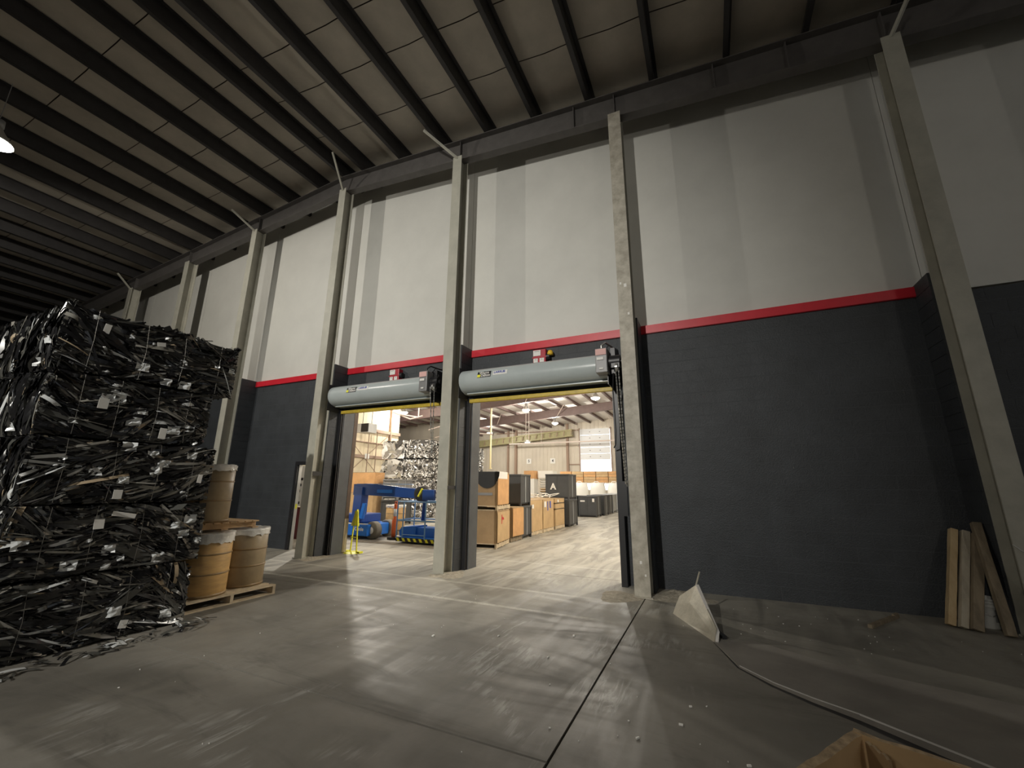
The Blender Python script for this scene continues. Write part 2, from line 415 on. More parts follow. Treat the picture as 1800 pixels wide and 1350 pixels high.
# jamb linings
# ------------------------------------------------------------------ other walls of the near room (outside the frame) and roof
tag(MB().box(-45.2, -45, -14, 60, 0, 11).build('wall_left', m_mid), 'pale wall far left behind the bales', 'wall', kind='structure')
tag(MB().box(15, 15.2, -14, 8, 0, 11).build('wall_right', m_mid), 'pale wall beyond the right edge', 'wall', kind='structure')
tag(MB().box(-45, 15, -14.2, -14, 0, 11).build('wall_front', m_mid), 'pale wall behind the viewpoint', 'wall', kind='structure')
ceil = thing('ceiling', 'sagging tan insulation panels between dark roof purlins', 'ceiling', kind='structure')
PX = [-9.62-1.245*k for k in range(29)][::-1] + [-8.66, -7.90, -6.60, -5.30, -4.02, -2.83, -1.59, -0.29, 1.02, 2.24, 3.48, 4.7, 5.95, 7.2, 8.4, 9.6, 10.9, 12.1, 13.4]
PH = 0.35
seam = [-14, -10.5, -7.0, -4.6, -2.2, 0.2, 2.55, 4.05, 4.95, 6.1, YU]
npan = 0; backm = MB()
for a, b in zip(PX[:-1], PX[1:]):
    za, zb2 = zt(a)+PH, zt(b)+PH
    backm.add([(a, -14, za+0.05), (b, -14, zb2+0.05), (b, YU+0.1, zb2+0.05), (a, YU+0.1, za+0.05)], [(0,1,2,3)])
    if a < -30 or a > 7: 
        backm.add([(a, -14, za+0.0), (b, -14, zb2+0.0), (b, YU, zb2+0.0), (a, YU, za+0.0)], [(0,1,2,3)], 1); continue
    for y0, y1 in zip(seam[:-1], seam[1:]):
        if y1 < -2:
            backm.add([(a, y0, za), (b, y0, zb2), (b, y1-0.02, zb2), (a, y1-0.02, za)], [(0,1,2,3)], 1); continue
        xm, zm = (a+b)/2, (za+zb2)/2-0.03
        g = 0.010
        vs = []
        for y in (y0+g, (y0+y1)/2, y1-g):
            s = 0.02 if y != (y0+y1)/2 else 0.0
            vs += [(a, y, za+0.03), (xm, y, zm+s), (b, y, zb2+0.03)]
        fs = [(0,1,4,3),(1,2,5,4),(3,4,7,6),(4,5,8,7)]
        if npan < 296:
            MB().add(vs, fs, 0, True).build('insulation_panel', m_deck, ceil); npan += 1
        else: backm.add(vs, fs, 1, True)
tag(backm.build('roof_sheet', [m_strap, m_deck], ceil), kind='stuff')

# ------------------------------------------------------------------ rafter above the wall
raf = thing('rafter', 'deep dark steel rafter running along the top of the wall', 'beam', (RID, YC+0.15, zb(RID)))
def strip(x0, x1, ya, yb, f0, f1):
    m = MB(); n = 6 if x1-x0 > 3 else 2
    pts = [x0+(x1-x0)*k/n for k in range(n+1)]
    for a, b in zip(pts[:-1], pts[1:]):
        vs = [(a,ya,f0(a)),(b,ya,f0(b)),(b,yb,f0(b)),(a,yb,f0(a)),(a,ya,f1(a)),(b,ya,f1(b)),(b,yb,f1(b)),(a,yb,f1(a))]
        m.add(vs, BOXF)
    return m
for a, b in ((-45, RID), (RID, 15)):
    strip(a, b, YC+0.19, YC+0.21, zb, zt).build('web', m_rafter, raf, world=True)
    strip(a, b, YC+0.10, YC+0.30, lambda x: zb(x)-0.02, zb).build('bottom_flange', m_rafter, raf, world=True)
    strip(a, b, YC+0.06, YC+0.34, lambda x: zt(x)-0.02, zt).build('top_flange', m_rafter, raf, world=True)
for x in [-12.3, -4.8, -1.95, -1.09, 0.75, 1.9, 3.2, 5.0, -16, -19.5]:
    MB().box(x-0.008, x+0.008, YC+0.10, YC+0.20, zb(x), zt(x)).build('stiffener', m_rafter, raf, world=True)

# ------------------------------------------------------------------ columns
cl = [('steel_column', 'grey steel column rising behind the bales, leftmost one with visible red band beside it', 'grey'),
      ('steel_column', 'grey steel column just right of the fibre drums, with knee brace at top', 'grey'),
      ('steel_column', 'grey steel column left of the left rolling door, beside the small door', 'grey'),
      ('steel_column', 'grey steel column standing between the two rolling doors', 'grey'),
      ('steel_column', 'scuffed brownish steel column right of the right rolling door', 'brown'),
      ('steel_column', 'grey steel column at right behind the leaning timbers', 'grey'),
      ('steel_column', 'dim steel column top showing over the far end of the bale stack', 'grey')]
BR = {CX[3]: (-5.42, 6.50, 9.83), CX[2]: (-8.22, 6.30, 10.12), CX[1]: (-12.6, 6.45, 9.82), CX[5]: (3.43, 6.88, 8.95), -19.6: (-19.36, 6.54, 9.22)}
for (nm, lb, kind), x in zip(cl, CX+[-19.6]):
    t = thing(nm, lb, 'column', (x+CW/2, YC+CD/2, 0), group=None)
    mm = m_brown if kind == 'brown' else m_grey
    h = zb(x+CW/2) - (0.02 if kind != 'grey' else 0.02)
    hw, hd = CW/2, CD/2
    MB().box(-hw, hw, -hd, -hd+0.016, 0, h).build('front_flange', mm, t)
    MB().box(-hw, hw, hd-0.016, hd, 0, h).build('rear_flange', m_grey, t)
    MB().box(-0.006, 0.006, -hd+0.016, hd-0.016, 0, h).build('web', m_grey, t)
    MB().box(-hw-0.03, hw+0.03, -hd-0.03, hd-0.03, 0, 0.018).build('base_plate', mm, t)
    if kind == 'brown':
        k = MB()
        for q, (dx, z, s) in enumerate([(0.02,5.15,.03),(-.06,5.2,.02),(.05,4.6,.02),(.0,.5,.02),(.06,.32,.015)]): k.obox((dx, -hd-0.001, z), (s*1.6, 0.003, s*2.2))
        k.build('paint_chip', m_paper, t)
    if x in BR:
        bx, by, bz = BR[x]
        MB().bar((0, -hd+0.01, h-0.05), (bx-t.location[0], by-t.location[1], bz), 0.045, 0.045).build('knee_brace', mm, t)
    if x == CX[5]: MB().tube([(-hw-0.005,-hd-0.004,1.02),(-hw+0.06,-hd-0.006,0.95),(hw+0.004,-hd-0.004,0.93)], 0.006, 6).build('loose_cord', m_doorl, t)
    if x in (CX[2], CX[3]):
        MB().box(hw-0.02, hw+0.006, -hd+0.02, hd-0.02, 1.82 if x == CX[2] else 1.55, 1.92 if x == CX[2] else 1.62).build('clip', m_blk, t)

# ------------------------------------------------------------------ purlins
def ordn(n): return ['first','second','third','fourth','fifth','sixth','seventh','eighth','ninth','tenth'][n]
pm = [MB().box(-0.005, 0.005, -14, YU, 0.0, PH+0.02).mesh('purlin', m_dsteel),
      MB().box(-0.09, 0.005, -14, YU, 0.0, 0.008).box(-0.09, -0.084, -14, YU, 0.0, 0.035).mesh('lower_lip', m_dsteel),
      MB().box(-0.005, 0.07, -14, YU, PH, PH+0.01).mesh('upper_lip', m_dsteel)]
for x in PX:
    if x < -44 or x > 12: continue
    t = link('purlin', pm[0], ceil); t.location = (x, 0, zt(x))
    link('lower_lip', pm[1], t); link('upper_lip', pm[2], t)

# ------------------------------------------------------------------ rolling doors
def rolling_door(n, x0, x1, hx0, hx1, lb, mx):
    d = thing('door_%d' % n, lb, 'door', ((x0+x1)/2, YW, 0), kind='structure')
    bd = lambda m, nm, mt, par=None, bevel=0: m.build(nm, mt, par or d, world=(par is None), bevel=bevel)
    # hood: a rounded sheet metal drum
    cy, cz, r = 7.43, 3.775, 0.24
    prof = []
    for k in range(17):
        a = R(60 + 200*k/16)
        prof.append((cy+r*math.cos(a), cz+r*math.sin(a)))
    prof = [(YW-0.02, cz+r-0.02)] + prof + [(cy+0.02, cz-r-0.02), (YW-0.12, cz-r-0.02)]
    m = MB(); npf = len(prof); vs = []
    for a in (hx0, hx1):
        vs += [(a, p, q) for p, q in prof]
    m.add(vs, [(k, k+1, npf+k+1, npf+k) for k in range(npf-1)], 0, True)
    m.add(vs, [tuple(range(npf-1,-1,-1)), tuple(range(npf, 2*npf))])
    hood = bd(m, 'hood', m_hood)
    m = MB(); m.box(hx0+0.1, hx1-0.02, cy-0.05, cy+0.02, cz-r-0.04, cz-r-0.018); bd(m, 'hood_lip', m_hood)
    # curtain edge and yellow bottom bar
    bd(MB().box(x0-0.04, x1+0.02, YW-0.16, YW-0.145, 3.44, 3.60), 'curtain', m_blk)
    bd(MB().box(x0-0.02, x1+0.02, YW-0.20, YW-0.13, 3.36, 3.44), 'bottom_bar', m_yel, bevel=0.01)
    # guides: angle irons either side
    for gx, s in ((x0, -1), (x1, 1)):
        gx = gx+s*0.005
        g = MB(); g.box(gx+s*0.0, gx+s*0.09, YW-0.17, YW-0.155, 0, 3.75); g.box(gx+s*0.09, gx+s*0.10, YW-0.17, YW, 0, 3.75); g.box(gx+s*0.0, gx+s*0.05, YW-0.12, YW-0.10, 0, 3.6)
        bd(g, 'guide', m_blk)
        bd(MB().box(hx0-0.02 if s < 0 else hx1+0.0, hx0-0.01 if s < 0 else hx1+0.015, cy-0.2, YW, 3.4, 4.05), 'end_bracket', m_blk)
    # jamb reveals
    bd(MB().box(x0-0.012, x0+0.008, YW-0.09, YW+0.245, 0, 3.6), 'reveal', m_reveal)
    bd(MB().box(x1-0.008, x1+0.012, YW-0.09, YW+0.245, 0, 3.6), 'reveal', m_reveal)
    if n == 2: bd(MB().box(x0-0.10, x0+0.013, YW+0.25, YW+0.37, 0, 4.0), 'jamb_post', m_rust)
    # motor with its notices
    mo = bd(MB().box(mx-0.21, mx, 7.06, 7.30, 3.58, 4.03), 'motor', m_mid, bevel=0.012)
    for nm, (a, b, c, e), mt in (('notice', (-0.20,-0.01,3.90,4.01), m_rpaper), ('notice', (-0.18,-0.06,3.81,3.86), m_paper), ('notice', (-0.14,-0.07,3.635,3.665), m_paper)):
        w = MB().box(mx+a, mx+b, 7.045, 7.05, c, e).build(nm, mt, mo)
        w.location = (-d.location[0], -d.location[1], 0)
    g = MB(); g.cyl((mx+0.01, 7.25, 3.80), (mx+0.20, 7.25, 3.80), 0.12, n=18); g.cyl((mx+0.20, 7.25, 3.80), (mx+0.235, 7.25, 3.80), 0.05, n=12)
    g.box(mx+0.02, mx+0.10, 7.28, 7.5, 3.6, 4.08); g.box(mx+0.06, mx+0.2, 7.1, 7.2, 3.66, 3.74)
    bd(g, 'gearbox', m_blk)
    bd(MB().cyl((mx+0.13, 7.12, 3.66), (mx+0.17, 7.12, 3.66), 0.075, n=16), 'chain_wheel', m_galv)
    g = MB(); g.tube([(mx-0.12,7.2,4.03),(mx-0.12,7.2,4.12),(mx-0.06,7.24,4.18),(mx+0.02,7.5,4.16),(mx+0.05,YW-0.02,4.20)], 0.018, 8)
    bd(g, 'conduit', m_galv if n == 1 else m_blk)
    g = MB(); g.bar((mx-0.02, 7.4, 4.18), (mx+0.13, 7.3, 3.94), 0.02, 0.006); g.bar((mx-0.02, 7.4, 4.18), (mx-0.26, 7.4, 3.95), 0.02, 0.006)
    bd(g, 'stay_bracket', m_blk)
    return d
d1 = rolling_door(1, *DOOR[1], -4.60, -1.50, 'right rolling door, rolled up under a long grey hood with a white sticker', -1.46)
d2 = rolling_door(2, *DOOR[2], -8.40, -5.34, 'left rolling door, rolled up, with two hanging pull chains at its right', -5.32)
# hand chains
def chain(p0, p1, par, nm='hand_chain', mt=None):
    p0, p1 = Vector(p0), Vector(p1); L = (p1-p0).length; n = int(L/0.055); m = MB()
    for k in range(n):
        a, b = p0.lerp(p1, k/n), p0.lerp(p1, (k+0.82)/n)
        m.bar(a, b, 0.022 if k % 2 else 0.009, 0.009 if k % 2 else 0.022)
    m.build(nm, mt or m_galv, par, world=True)
chain((-1.33, 7.10, 3.66), (-1.27, 7.16, 1.66), d1)
chain((-1.28, 7.12, 3.66), (-1.255, 7.20, 1.62), d1)
MB().tube([(-1.40,7.25,3.6),(-1.44,7.35,3.3),(-1.43,7.38,2.6),(-1.45,7.40,2.35),(-1.50,7.5,2.3)], 0.012, 6).build('cable', m_blk, d1, world=True)
MB().box(-1.40, -1.30, 7.40, 7.46, 1.15, 1.72).build('chain_keeper', m_blk, d1, world=True)
chain((-5.22, 7.06, 3.66), (-5.10, 7.06, 2.25), d2)
chain((-5.14, 7.09, 3.66), (-5.08, 7.06, 2.25), d2)
# stickers on the hoods
for n, d, xa in ((1, d1, -4.0), (2, d2, -7.63)):
    L = d.location
    def hoodpt(a, dx):   # point on hood at angle a (deg, from +Y ccw toward up)
        return Vector((dx-L[0], 7.43+0.2425*math.cos(R(a))-L[1], 3.775+0.2425*math.sin(R(a))))
    def patch(nm, x0, x1, a0, a1, mt, off=0.0):
        m = MB(); vs = []
        for k in range(5):
            a = R(a0+(a1-a0)*k/4); rr = 0.2425+off
            for x in (x0, x1): vs.append((x-L[0], 7.43+rr*math.cos(a)-L[1], 3.775+rr*math.sin(a)))
        m.add(vs, [(2*k, 2*k+1, 2*k+3, 2*k+2) for k in range(4)], 0, True)
        return m.build(nm, mt, d)
    patch('sticker', xa-0.155, xa+0.155, 180, 148, m_blk)
    patch('blue_sticker', xa+0.20, xa+0.52, 174, 152, m_paper)
    def ptxt(nm, txt, size, a, x, mt, bold=0.0, sx=1.0):
        rr = 0.2455
        rot = Matrix.Rotation(R(90-(180-a)), 4, 'X')
        p = (x-L[0], 7.43+rr*math.cos(R(a))-L[1], 3.775+rr*math.sin(R(a)))
        text_mesh(nm, txt, size, mt, d, T(*p) @ rot, 0.0008, bold, sx)
    ptxt('lettering', 'Wayne', 0.078, 157, xa+0.0, m_paper, 0.002)
    ptxt('lettering', 'Dalton', 0.078, 171, xa+0.035, m_paper, 0.002)
    patch('sun_mark', xa-0.155, xa-0.085, 178, 165, m_ltyel, 0.002)
    ptxt('lettering', 'LARRUB', 0.07, 161, xa+0.35, m_blue, 0.002)
# worn lower end of the left jamb of the left door
MB().box(-8.40, -8.310, YW+0.246, YW+0.374, 0.02, 0.80).build('worn_patch', m_worn, d2, world=True)

# warning boxes above the doors
def warn(x, lb, beacon):
    t = thing('warning_box', lb, 'alarm', (x, YW, 4.08), group=None)
    MB().box(-0.14, 0.14, -0.15, 0, 0.0, 0.30).build('housing', m_redbox, t, bevel=0.01)
    MB().box(-0.16, 0.16, -0.155, -0.13, 0.115, 0.135).build('divider', m_redbox, t)
    for a, b, c, e in ((-0.13, 0.03, 0.16, 0.28), (-0.125, -0.03, 0.02, 0.105), (0.01, 0.105, 0.02, 0.105)):
        o = MB().box(a, b, -0.158, -0.152, c, e).build('label_plate', m_paper, t)
        MB().box(a+0.03, b-0.03, -0.160, -0.1585, e-0.03, e-0.02).build('print_line', m_mid, o)
    k = MB(); k.cyl((0.14, -0.08, 0.14), (0.21, -0.08, 0.14), 0.075, 0.06, n=16); k.build('horn', m_blk, t)
    if beacon: MB().lathe((0.22, -0.09, 0.20), [(0.0,0.075),(0.04,0.06),(0.06,0.02),(0.065,-0.03),(0.0,-0.04)], 14).build('beacon', m_amber, t)
    else: MB().cyl((0.14,-0.08,0.16),(0.19,-0.08,0.16), 0.02, n=8).build('stub', m_galv, t)
warn(-2.97, 'red warning box with white labels and amber beacon above right rolling door', True)
warn(-6.76, 'red warning box with white labels above the left rolling door, no beacon', False)

# small side door
sd = thing('door_3', 'small open side door with dark frame left of the left rolling door', 'door', (-9.44, YW, 0), kind='structure')
m = MB()
m.box(MAND[0]-0.09, MAND[0], YW-0.03, YW+0.12, 0, MAND[2]+0.09); m.box(MAND[1], MAND[1]+0.09, YW-0.03, YW+0.12, 0, MAND[2]+0.09); m.box(MAND[0], MAND[1], YW-0.03, YW+0.12, MAND[2], MAND[2]+0.09)
m.build('frame', m_blk, sd, world=True)
MB().box(MAND[0]+0.002, MAND[0]+0.02, YW+0.02, YW+0.11, 0, MAND[2]).build('inner_frame', m_galv, sd, world=True)
MB().box(MAND[1]-0.045, MAND[1]-0.005, YW+0.14, YW+1.0, 0.01, MAND[2]).build('leaf', m_doorl, sd, world=True)
MB().box(MAND[0]+0.018, MAND[0]+0.026, YW+0.04, YW+0.09, 1.0, 1.12).build('yellow_label', m_ltyel, sd, world=True)

# sign standing behind the small door
sg = thing('notice_board', 'white board with a column of black marks seen through small side door', 'sign', (-11.55, 9.4, 0))
MB().box(-0.7, 0.75, 0, 0.04, 0.95, 2.2).build('board', m_paper, sg)
MB().box(-0.7, 0.75, 0.0, 0.05, 0, 0.93).build('lower_panel', m_dred, sg)
random.seed(3)
for k in range(6):
    for q in range(4):
        MB().box(-0.6+q*0.30, -0.6+q*0.30+random.uniform(.12,.24), -0.006, 0, 1.02+k*0.18, 1.10+k*0.18).build('mark', m_blk, sg)

# ------------------------------------------------------------------ bales of dark scrap plastic
def ribbon(m, c, dirv, nrm, L, w, bend, tw, mi, seg=4):
    c, d, n = Vector(c), Vector(dirv).normalized(), Vector(nrm).normalized()
    side = d.cross(n); side = (side*math.cos(tw)+n*math.sin(tw)).normalized()
    vs = []
    for k in range(seg+1):
        t = k/seg-0.5
        p = c + d*(L*t) + n*(bend*(0.25-t*t)*4)
        vs += [p-side*(w/2), p+side*(w/2)]
    m.add(vs, [(2*k, 2*k+1, 2*k+3, 2*k+2) for k in range(seg)], mi, True)
def scrap_bale(loc, size, label, seed, tags, z_top=1):
    rnd = random.Random(seed)
    sx, sy, sz = size; hx, hy = sx/2, sy/2
    t = thing('scrap_bale', label, 'bale', loc, group='bales of dark scrap plastic')
    # core: lumpy block
    m = MB(); n = 12
    def P(u, v, w): 
        p = Vector((u*hx, v*hy, w*sz)); k = noise.noise(p*2.6+Vector((seed*3.1,0,0)))*0.035
        q = Vector((u*(hx-0.035), v*(hy-0.035), w*sz))
        return q + Vector((u, v, 0))*k
    faces = []
    for fx in range(4):
        vs = []
        for j in range(7):
            for i in range(n+1):
                a = -1+2*i/n; w = j/6
                u, v = [(1, a), (-a, 1), (-1, -a), (a, -1)][fx]
                vs.append(P(u, v, 0.02+w*0.95))
        m.add(vs, [(j*(n+1)+i, j*(n+1)+i+1, (j+1)*(n+1)+i+1, (j+1)*(n+1)+i) for j in range(6) for i in range(n)])
    for w in (0.02, 0.97):
        m.add([P(-1,-1,w), P(1,-1,w), P(1,1,w), P(-1,1,w)], [(0,1,2,3)])
    m.build('core', m_core, t)
    def rand_face():
        f = rnd.random()
        if f < 0.62: return 'x'
        if f < 0.88: return '-y'
        if f < 0.95: return '+y'
        return 'z'
    def place(face, out):
        w = rnd.uniform(0.03, 0.95)
        if face == 'x': return Vector((hx+out, rnd.uniform(-hy, hy), w*sz)), Vector((1,0,0)), Vector((0,1,0))
        if face == '-y': return Vector((rnd.uniform(-hx, hx), -hy-out, w*sz)), Vector((0,-1,0)), Vector((1,0,0))
        if face == '+y': return Vector((rnd.uniform(-hx, hx), hy+out, w*sz)), Vector((0,1,0)), Vector((1,0,0))
        return Vector((rnd.uniform(-hx, hx), rnd.uniform(-hy, hy), sz*0.98+out)), Vector((0,0,1)), Vector((0,1,0))
    flow = rnd.uniform(-0.35, 0.45)
    def one(m, big):
        face = rand_face()
        L = rnd.uniform(0.35, 0.8) if big else rnd.choice([rnd.uniform(0.06, 0.2), rnd.uniform(0.2, 0.65)])
        w = rnd.uniform(0.035, 0.10) if big else rnd.uniform(0.008, 0.045)
        c, nr, hz = place(face, rnd.uniform(-0.035, 0.012))
        fld = noise.noise(c*2.2+Vector((seed*7.7,0,0)))
        ang = (flow+1.3*fld+rnd.gauss(0, 0.25)) if face == 'x' else ((1.4+0.8*fld+rnd.gauss(0, 0.25)) if face == '-y' else rnd.uniform(-3, 3))
        upv = Vector((0,0,1)) if face != 'z' else Vector((1,0,0))
        d = hz*math.cos(ang)+upv*math.sin(ang)
        # keep the ends inside the bale outline
        c = c + nr*0.0
        half = abs((d*L/2).z)
        if face != 'z': c.z = min(max(c.z, half*0.9+0.01), sz*1.0-half*0.9)
        hd_ = abs(d.dot(hz))*L/2; lim = (hy if face == 'x' else hx)+0.03
        q = c.dot(hz); q2 = min(max(q, -lim+hd_), lim-hd_); c += hz*(q2-q)
        r = rnd.random()
        mi = 0 if r < 0.62 else (1 if r < 0.84 else (2 if r < 0.935 else (3 if r < 0.985 else 4)))  # grey and pale shares raised to stand in for glints
        if big and mi == 3: mi = 2
        b0 = len(m.v)
        ribbon(m, c, d, nr, L, w, rnd.uniform(-0.02, 0.04), rnd.gauss(0, 0.55), mi)
        for q in range(b0, len(m.v)):
            v = m.v[q]; zmx = sz-0.004 if z_top > 0 else sz+0.08
            m.v[q] = (v[0], v[1], min(max(v[2], 0.006), zmx))
    mats = [m_plastic, m_pl2, m_pl3, m_pl4, m_pl5]
    m = MB()
    for k in range(2100): one(m, False)
    tag(m.build('shredded_plastic', mats, t), kind='stuff')
    for k in range(46):
        m = MB(); one(m, True); m.build('plastic_strip', mats, t)
    # crumpled film lumps, extra ones stand in for white glints
    for k in range(12):
        face = rand_face()
        if face == 'z': continue
        c, nr, hz = place(face, 0.01); c.z = min(max(c.z, 0.06), sz-0.06)
        m = MB(); vs = []
        s = rnd.uniform(0.03, 0.075)
        for j in range(4):
            for i in range(4):
                vs.append(c + hz*((i-1.5)*s*0.6) + Vector((0,0,1))*((j-1.5)*s*0.45) + nr*rnd.uniform(0.0, 0.05))
        m.add(vs, [(j*4+i, j*4+i+1, (j+1)*4+i+1, (j+1)*4+i) for j in range(3) for i in range(3)])
        m.build('film_glint_lump', m_pl4, t)
    # tie wires
    for k in range(4):
        y = -hy+sy*(0.14+0.24*k)+rnd.uniform(-.03,.03)
        m = MB(); m.tube([(hx+0.035, y, 0.03), (hx+0.045, y+rnd.uniform(-.02,.02), sz*0.5), (hx+0.03, y, sz-0.02), (-hx, y, sz-0.012)], 0.002, 5)
        m.build('tie_wire', m_wire, t)
    for (y, z, w, h) in tags:
        rot = Euler((rnd.uniform(-.25,.25), rnd.uniform(-.1,.1), 0)).to_matrix()
        MB().obox((hx+0.045, y-loc[1], z), (0.004, w*0.72, h*0.8), rot).build('paper_tag', m_paper, t)
    return t
BS = [(0.0, 0.70, 1.62, 'lowest of the stack, on the floor'), (0.70, 0.70, 1.66, 'second from the floor in the stack'), (1.40, 0.68, 1.66, 'middle one of the stack of five'), (2.08, 0.68, 1.50, 'second from the top of the stack'), (2.76, 0.72, 1.74, 'topmost of the stack with hanging strips')]
TAGS = [[(2.75, 0.14, 0.10, 0.10)], [(2.35, 0.5, 0.12, 0.13), (2.55, 0.58, 0.30, 0.06)], [(2.45, 0.10, 0.11, 0.12), (3.25, 0.28, 0.07, 0.13)], [(2.15, 0.38, 0.12, 0.14), (2.75, 0.12, 0.10, 0.16)], [(2.03, 0.52, 0.08, 0.13), (2.55, .5, .12, .06)]]
for (z, h, sy, lb), tg in zip(BS, TAGS):
    scrap_bale((-6.85, 1.72+sy/2, z), (1.80, sy, h), 'bale of black shredded scrap plastic, ' + lb, int(z*100)+3, tg, 0 if z > 2.7 else 1)
# loose offcuts at the foot of the stack
random.seed(11)
m = MB()
for k in range(90):
    p = (random.uniform(-5.84, -5.5), random.uniform(1.5, 3.5), 0.012+random.random()*0.02)
    ribbon(m, p, (random.uniform(-1,1), random.uniform(-1,1), 0.05), (0,0,1), random.uniform(.05,.22), random.uniform(.01,.05), 0.01, random.gauss(0,.3), random.choice([0,0,0,1,1,2]))
tag(m.build('loose_offcuts', [m_plastic, m_pl2, m_pl4]), 'loose black plastic offcuts strewn along the foot of the bale stack', 'scrap', kind='stuff')

# ------------------------------------------------------------------ pallets and drums
def make_pallet(label, lx, ly, loc, rz=0, h=0.13, mt=None, boards=7, ins=0.0):
    """stringers along x, deck boards along y by default"""
    mt = mt or m_wood
    t = thing('pallet', label, 'pallet', loc, rz, group='wooden pallets')
    bw = 0.095; hx, hy = lx/2, ly/2
    for k in range(3):
        y = -hy+ins+0.022+(ly-0.044-2*ins)*k/2
        MB().box(-hx, hx, y-0.022, y+0.022, 0.018, h-0.018).build('stringer', mt, t)
    for k in range(boards):
        x = -hx+bw/2+(lx-bw)*k/(boards-1)
        MB().box(x-bw/2, x+bw/2, -hy, hy, h-0.018, h).build('deck_board', mt, t)
    for k in range(3):
        x = -hx+bw/2+(lx-bw)*k/2
        MB().box(x-bw/2, x+bw/2, -hy, hy, 0, 0.018).build('bottom_board', mt, t)
    return t
make_pallet('pale wooden pallet on the floor under the two fibre drums', 1.05, 1.31, (-6.725, 4.105, 0), 0, 0.13, m_pwood)
make_pallet('wooden pallet lying on the two fibre drums, under the third drum', 1.02, 0.86, (-6.90, 4.02, 0.965), PI/2, 0.11, m_wood, 9, 0.07)
def drum(loc, r, h, label, mt, wrap=0.12, hoops=(0.34, 0.66), seed=1):
    rnd = random.Random(seed)
    t = thing('fibre_drum', label, 'drum', loc)
    MB().lathe((0,0,0), [(0,0),(r-0.01,0),(r,0.012),(r,h-0.01),(r-0.01,h),(0,h)], 32).build('body', mt, t)
    for f in hoops:
        MB().lathe((0,0,h*f), [(r-0.002,-0.013),(r+0.007,-0.008),(r+0.009,0),(r+0.007,0.008),(r-0.002,0.013)], 32).build('hoop', m_hoop, t)
    MB().lathe((0,0,0), [(r-0.002,0.0),(r+0.006,0.0),(r+0.006,0.03),(r-0.002,0.035)], 32).build('bottom_chime', m_hoop, t)
    n = 48; m = MB(); vs = []
    rows = 6
    for j in range(rows):
        for k in range(n):
            a = 2*PI*k/n; f = j/(rows-1)
            rag = rnd.uniform(-0.015, 0.02) if j == 0 else 0
            rr = r+0.008+rnd.uniform(0, 0.010)
            vs.append((rr*math.cos(a), rr*math.sin(a), h+0.012-wrap*(1-f)+rag + (rnd.uniform(0,0.018) if j == rows-1 else 0)))
    for k in range(n):
        a = 2*PI*k/n; vs.append((r*0.8*math.cos(a), r*0.8*math.sin(a), h+0.012))
    m.add(vs, [(j*n+k, j*n+(k+1) % n, (j+1)*n+(k+1) % n, (j+1)*n+k) for j in range(rows) for k in range(n)], 0, True)
    m.add([(r*0.8*math.cos(2*PI*k/n), r*0.8*math.sin(2*PI*k/n), h+0.012) for k in range(n)], [tuple(range(n))])
    m.build('film_wrap', m_film, t)
drum((-6.57, 3.87, 0.132), 0.31, 0.80, 'tan fibre drum on the floor pallet, the one nearer the bales, film wrapped top', m_drum, 0.13, (0.36, 0.68), 1)
drum((-6.70, 4.51, 0.132), 0.31, 0.80, 'brown fibre drum on the floor pallet, the one farther right, film wrapped top', m_drum2, 0.09, (0.36, 0.66), 2)
drum((-6.80, 3.90, 1.078), 0.30, 0.80, 'grey brown drum standing on top of the upper pallet', m_drum2, 0.08, (0.38, 0.72), 3)

# ------------------------------------------------------------------ things along the right wall
def timber(base, top, w, d, label, mt, seed):
    rnd = random.Random(seed); b, tp = Vector(base), Vector(top); ax = tp-b; L = ax.length
    t = thing('wood_timber', label, 'timber', base)
    z = ax.normalized(); y = (Vector((0,-1,0)) - z*z.dot(Vector((0,-1,0)))).normalized(); x = y.cross(z)
    n = 9; vs = []
    for k in range(n):
        c = z*(L*k/(n-1))
        for sx_, sy_ in ((-1,-1),(1,-1),(1,1),(-1,1)):
            j = rnd.uniform(-.003,.003)
            vs.append(c + x*(sx_*w/2+j) + y*(sy_*d/2+rnd.uniform(-.003,.003)))
    fs = [(4*k+i, 4*k+(i+1) % 4, 4*k+4+(i+1) % 4, 4*k+4+i) for k in range(n-1) for i in range(4)] + [(3,2,1,0), tuple(4*(n-1)+i for i in range(4))]
    m = MB().add(vs, fs); m.build('beam', mt, t, bevel=0.006)
timber((2.49, 7.37, 0.02), (2.835, 7.70, 1.12), 0.075, 0.09, 'tan weathered timber leaning on black wall, leftmost of the four', m_timber1, 1)
timber((2.578, 7.30, 0.02), (2.94, 7.68, 1.10), 0.075, 0.09, 'grey weathered timber leaning on black wall, second from left', m_timber2, 2)
timber((2.672, 7.24, 0.02), (3.03, 7.62, 1.08), 0.095, 0.09, 'dark brown timber partly behind the crossing one, third from left', m_timber3, 3)
timber((2.91, 7.13, 0.02), (2.995, 7.52, 1.22), 0.085, 0.085, 'dark tilted timber crossing the others, rightmost of the four', m_timber3, 4)
bu = thing('bucket', 'white plastic bucket standing behind the leaning timbers', 'bucket', (2.92, 7.60, 0))
MB().lathe((0,0,0), [(0,0.0),(0.118,0.0),(0.128,0.01),(0.145,0.33),(0.150,0.335),(0.140,0.335),(0.12,0.02),(0,0.02)], 28).build('body', m_bucket, bu)
for z in (0.25, 0.29, 0.325): MB().lathe((0,0,z), [(0.140,-0.006),(0.154,-0.005),(0.154,0.005),(0.140,0.006)], 28).build('rim_ring', m_bucket, bu)
m = MB(); vs = []
for k in range(7):
    a = R(-78+40*k/6)
    for z, r_ in ((0.08, 0.137), (0.22, 0.145)): vs.append((r_*math.cos(a), r_*math.sin(a), z))
m.add(vs, [(2*k,2*k+2,2*k+3,2*k+1) for k in range(6)], 0, True); m.build('label', m_mid, bu)
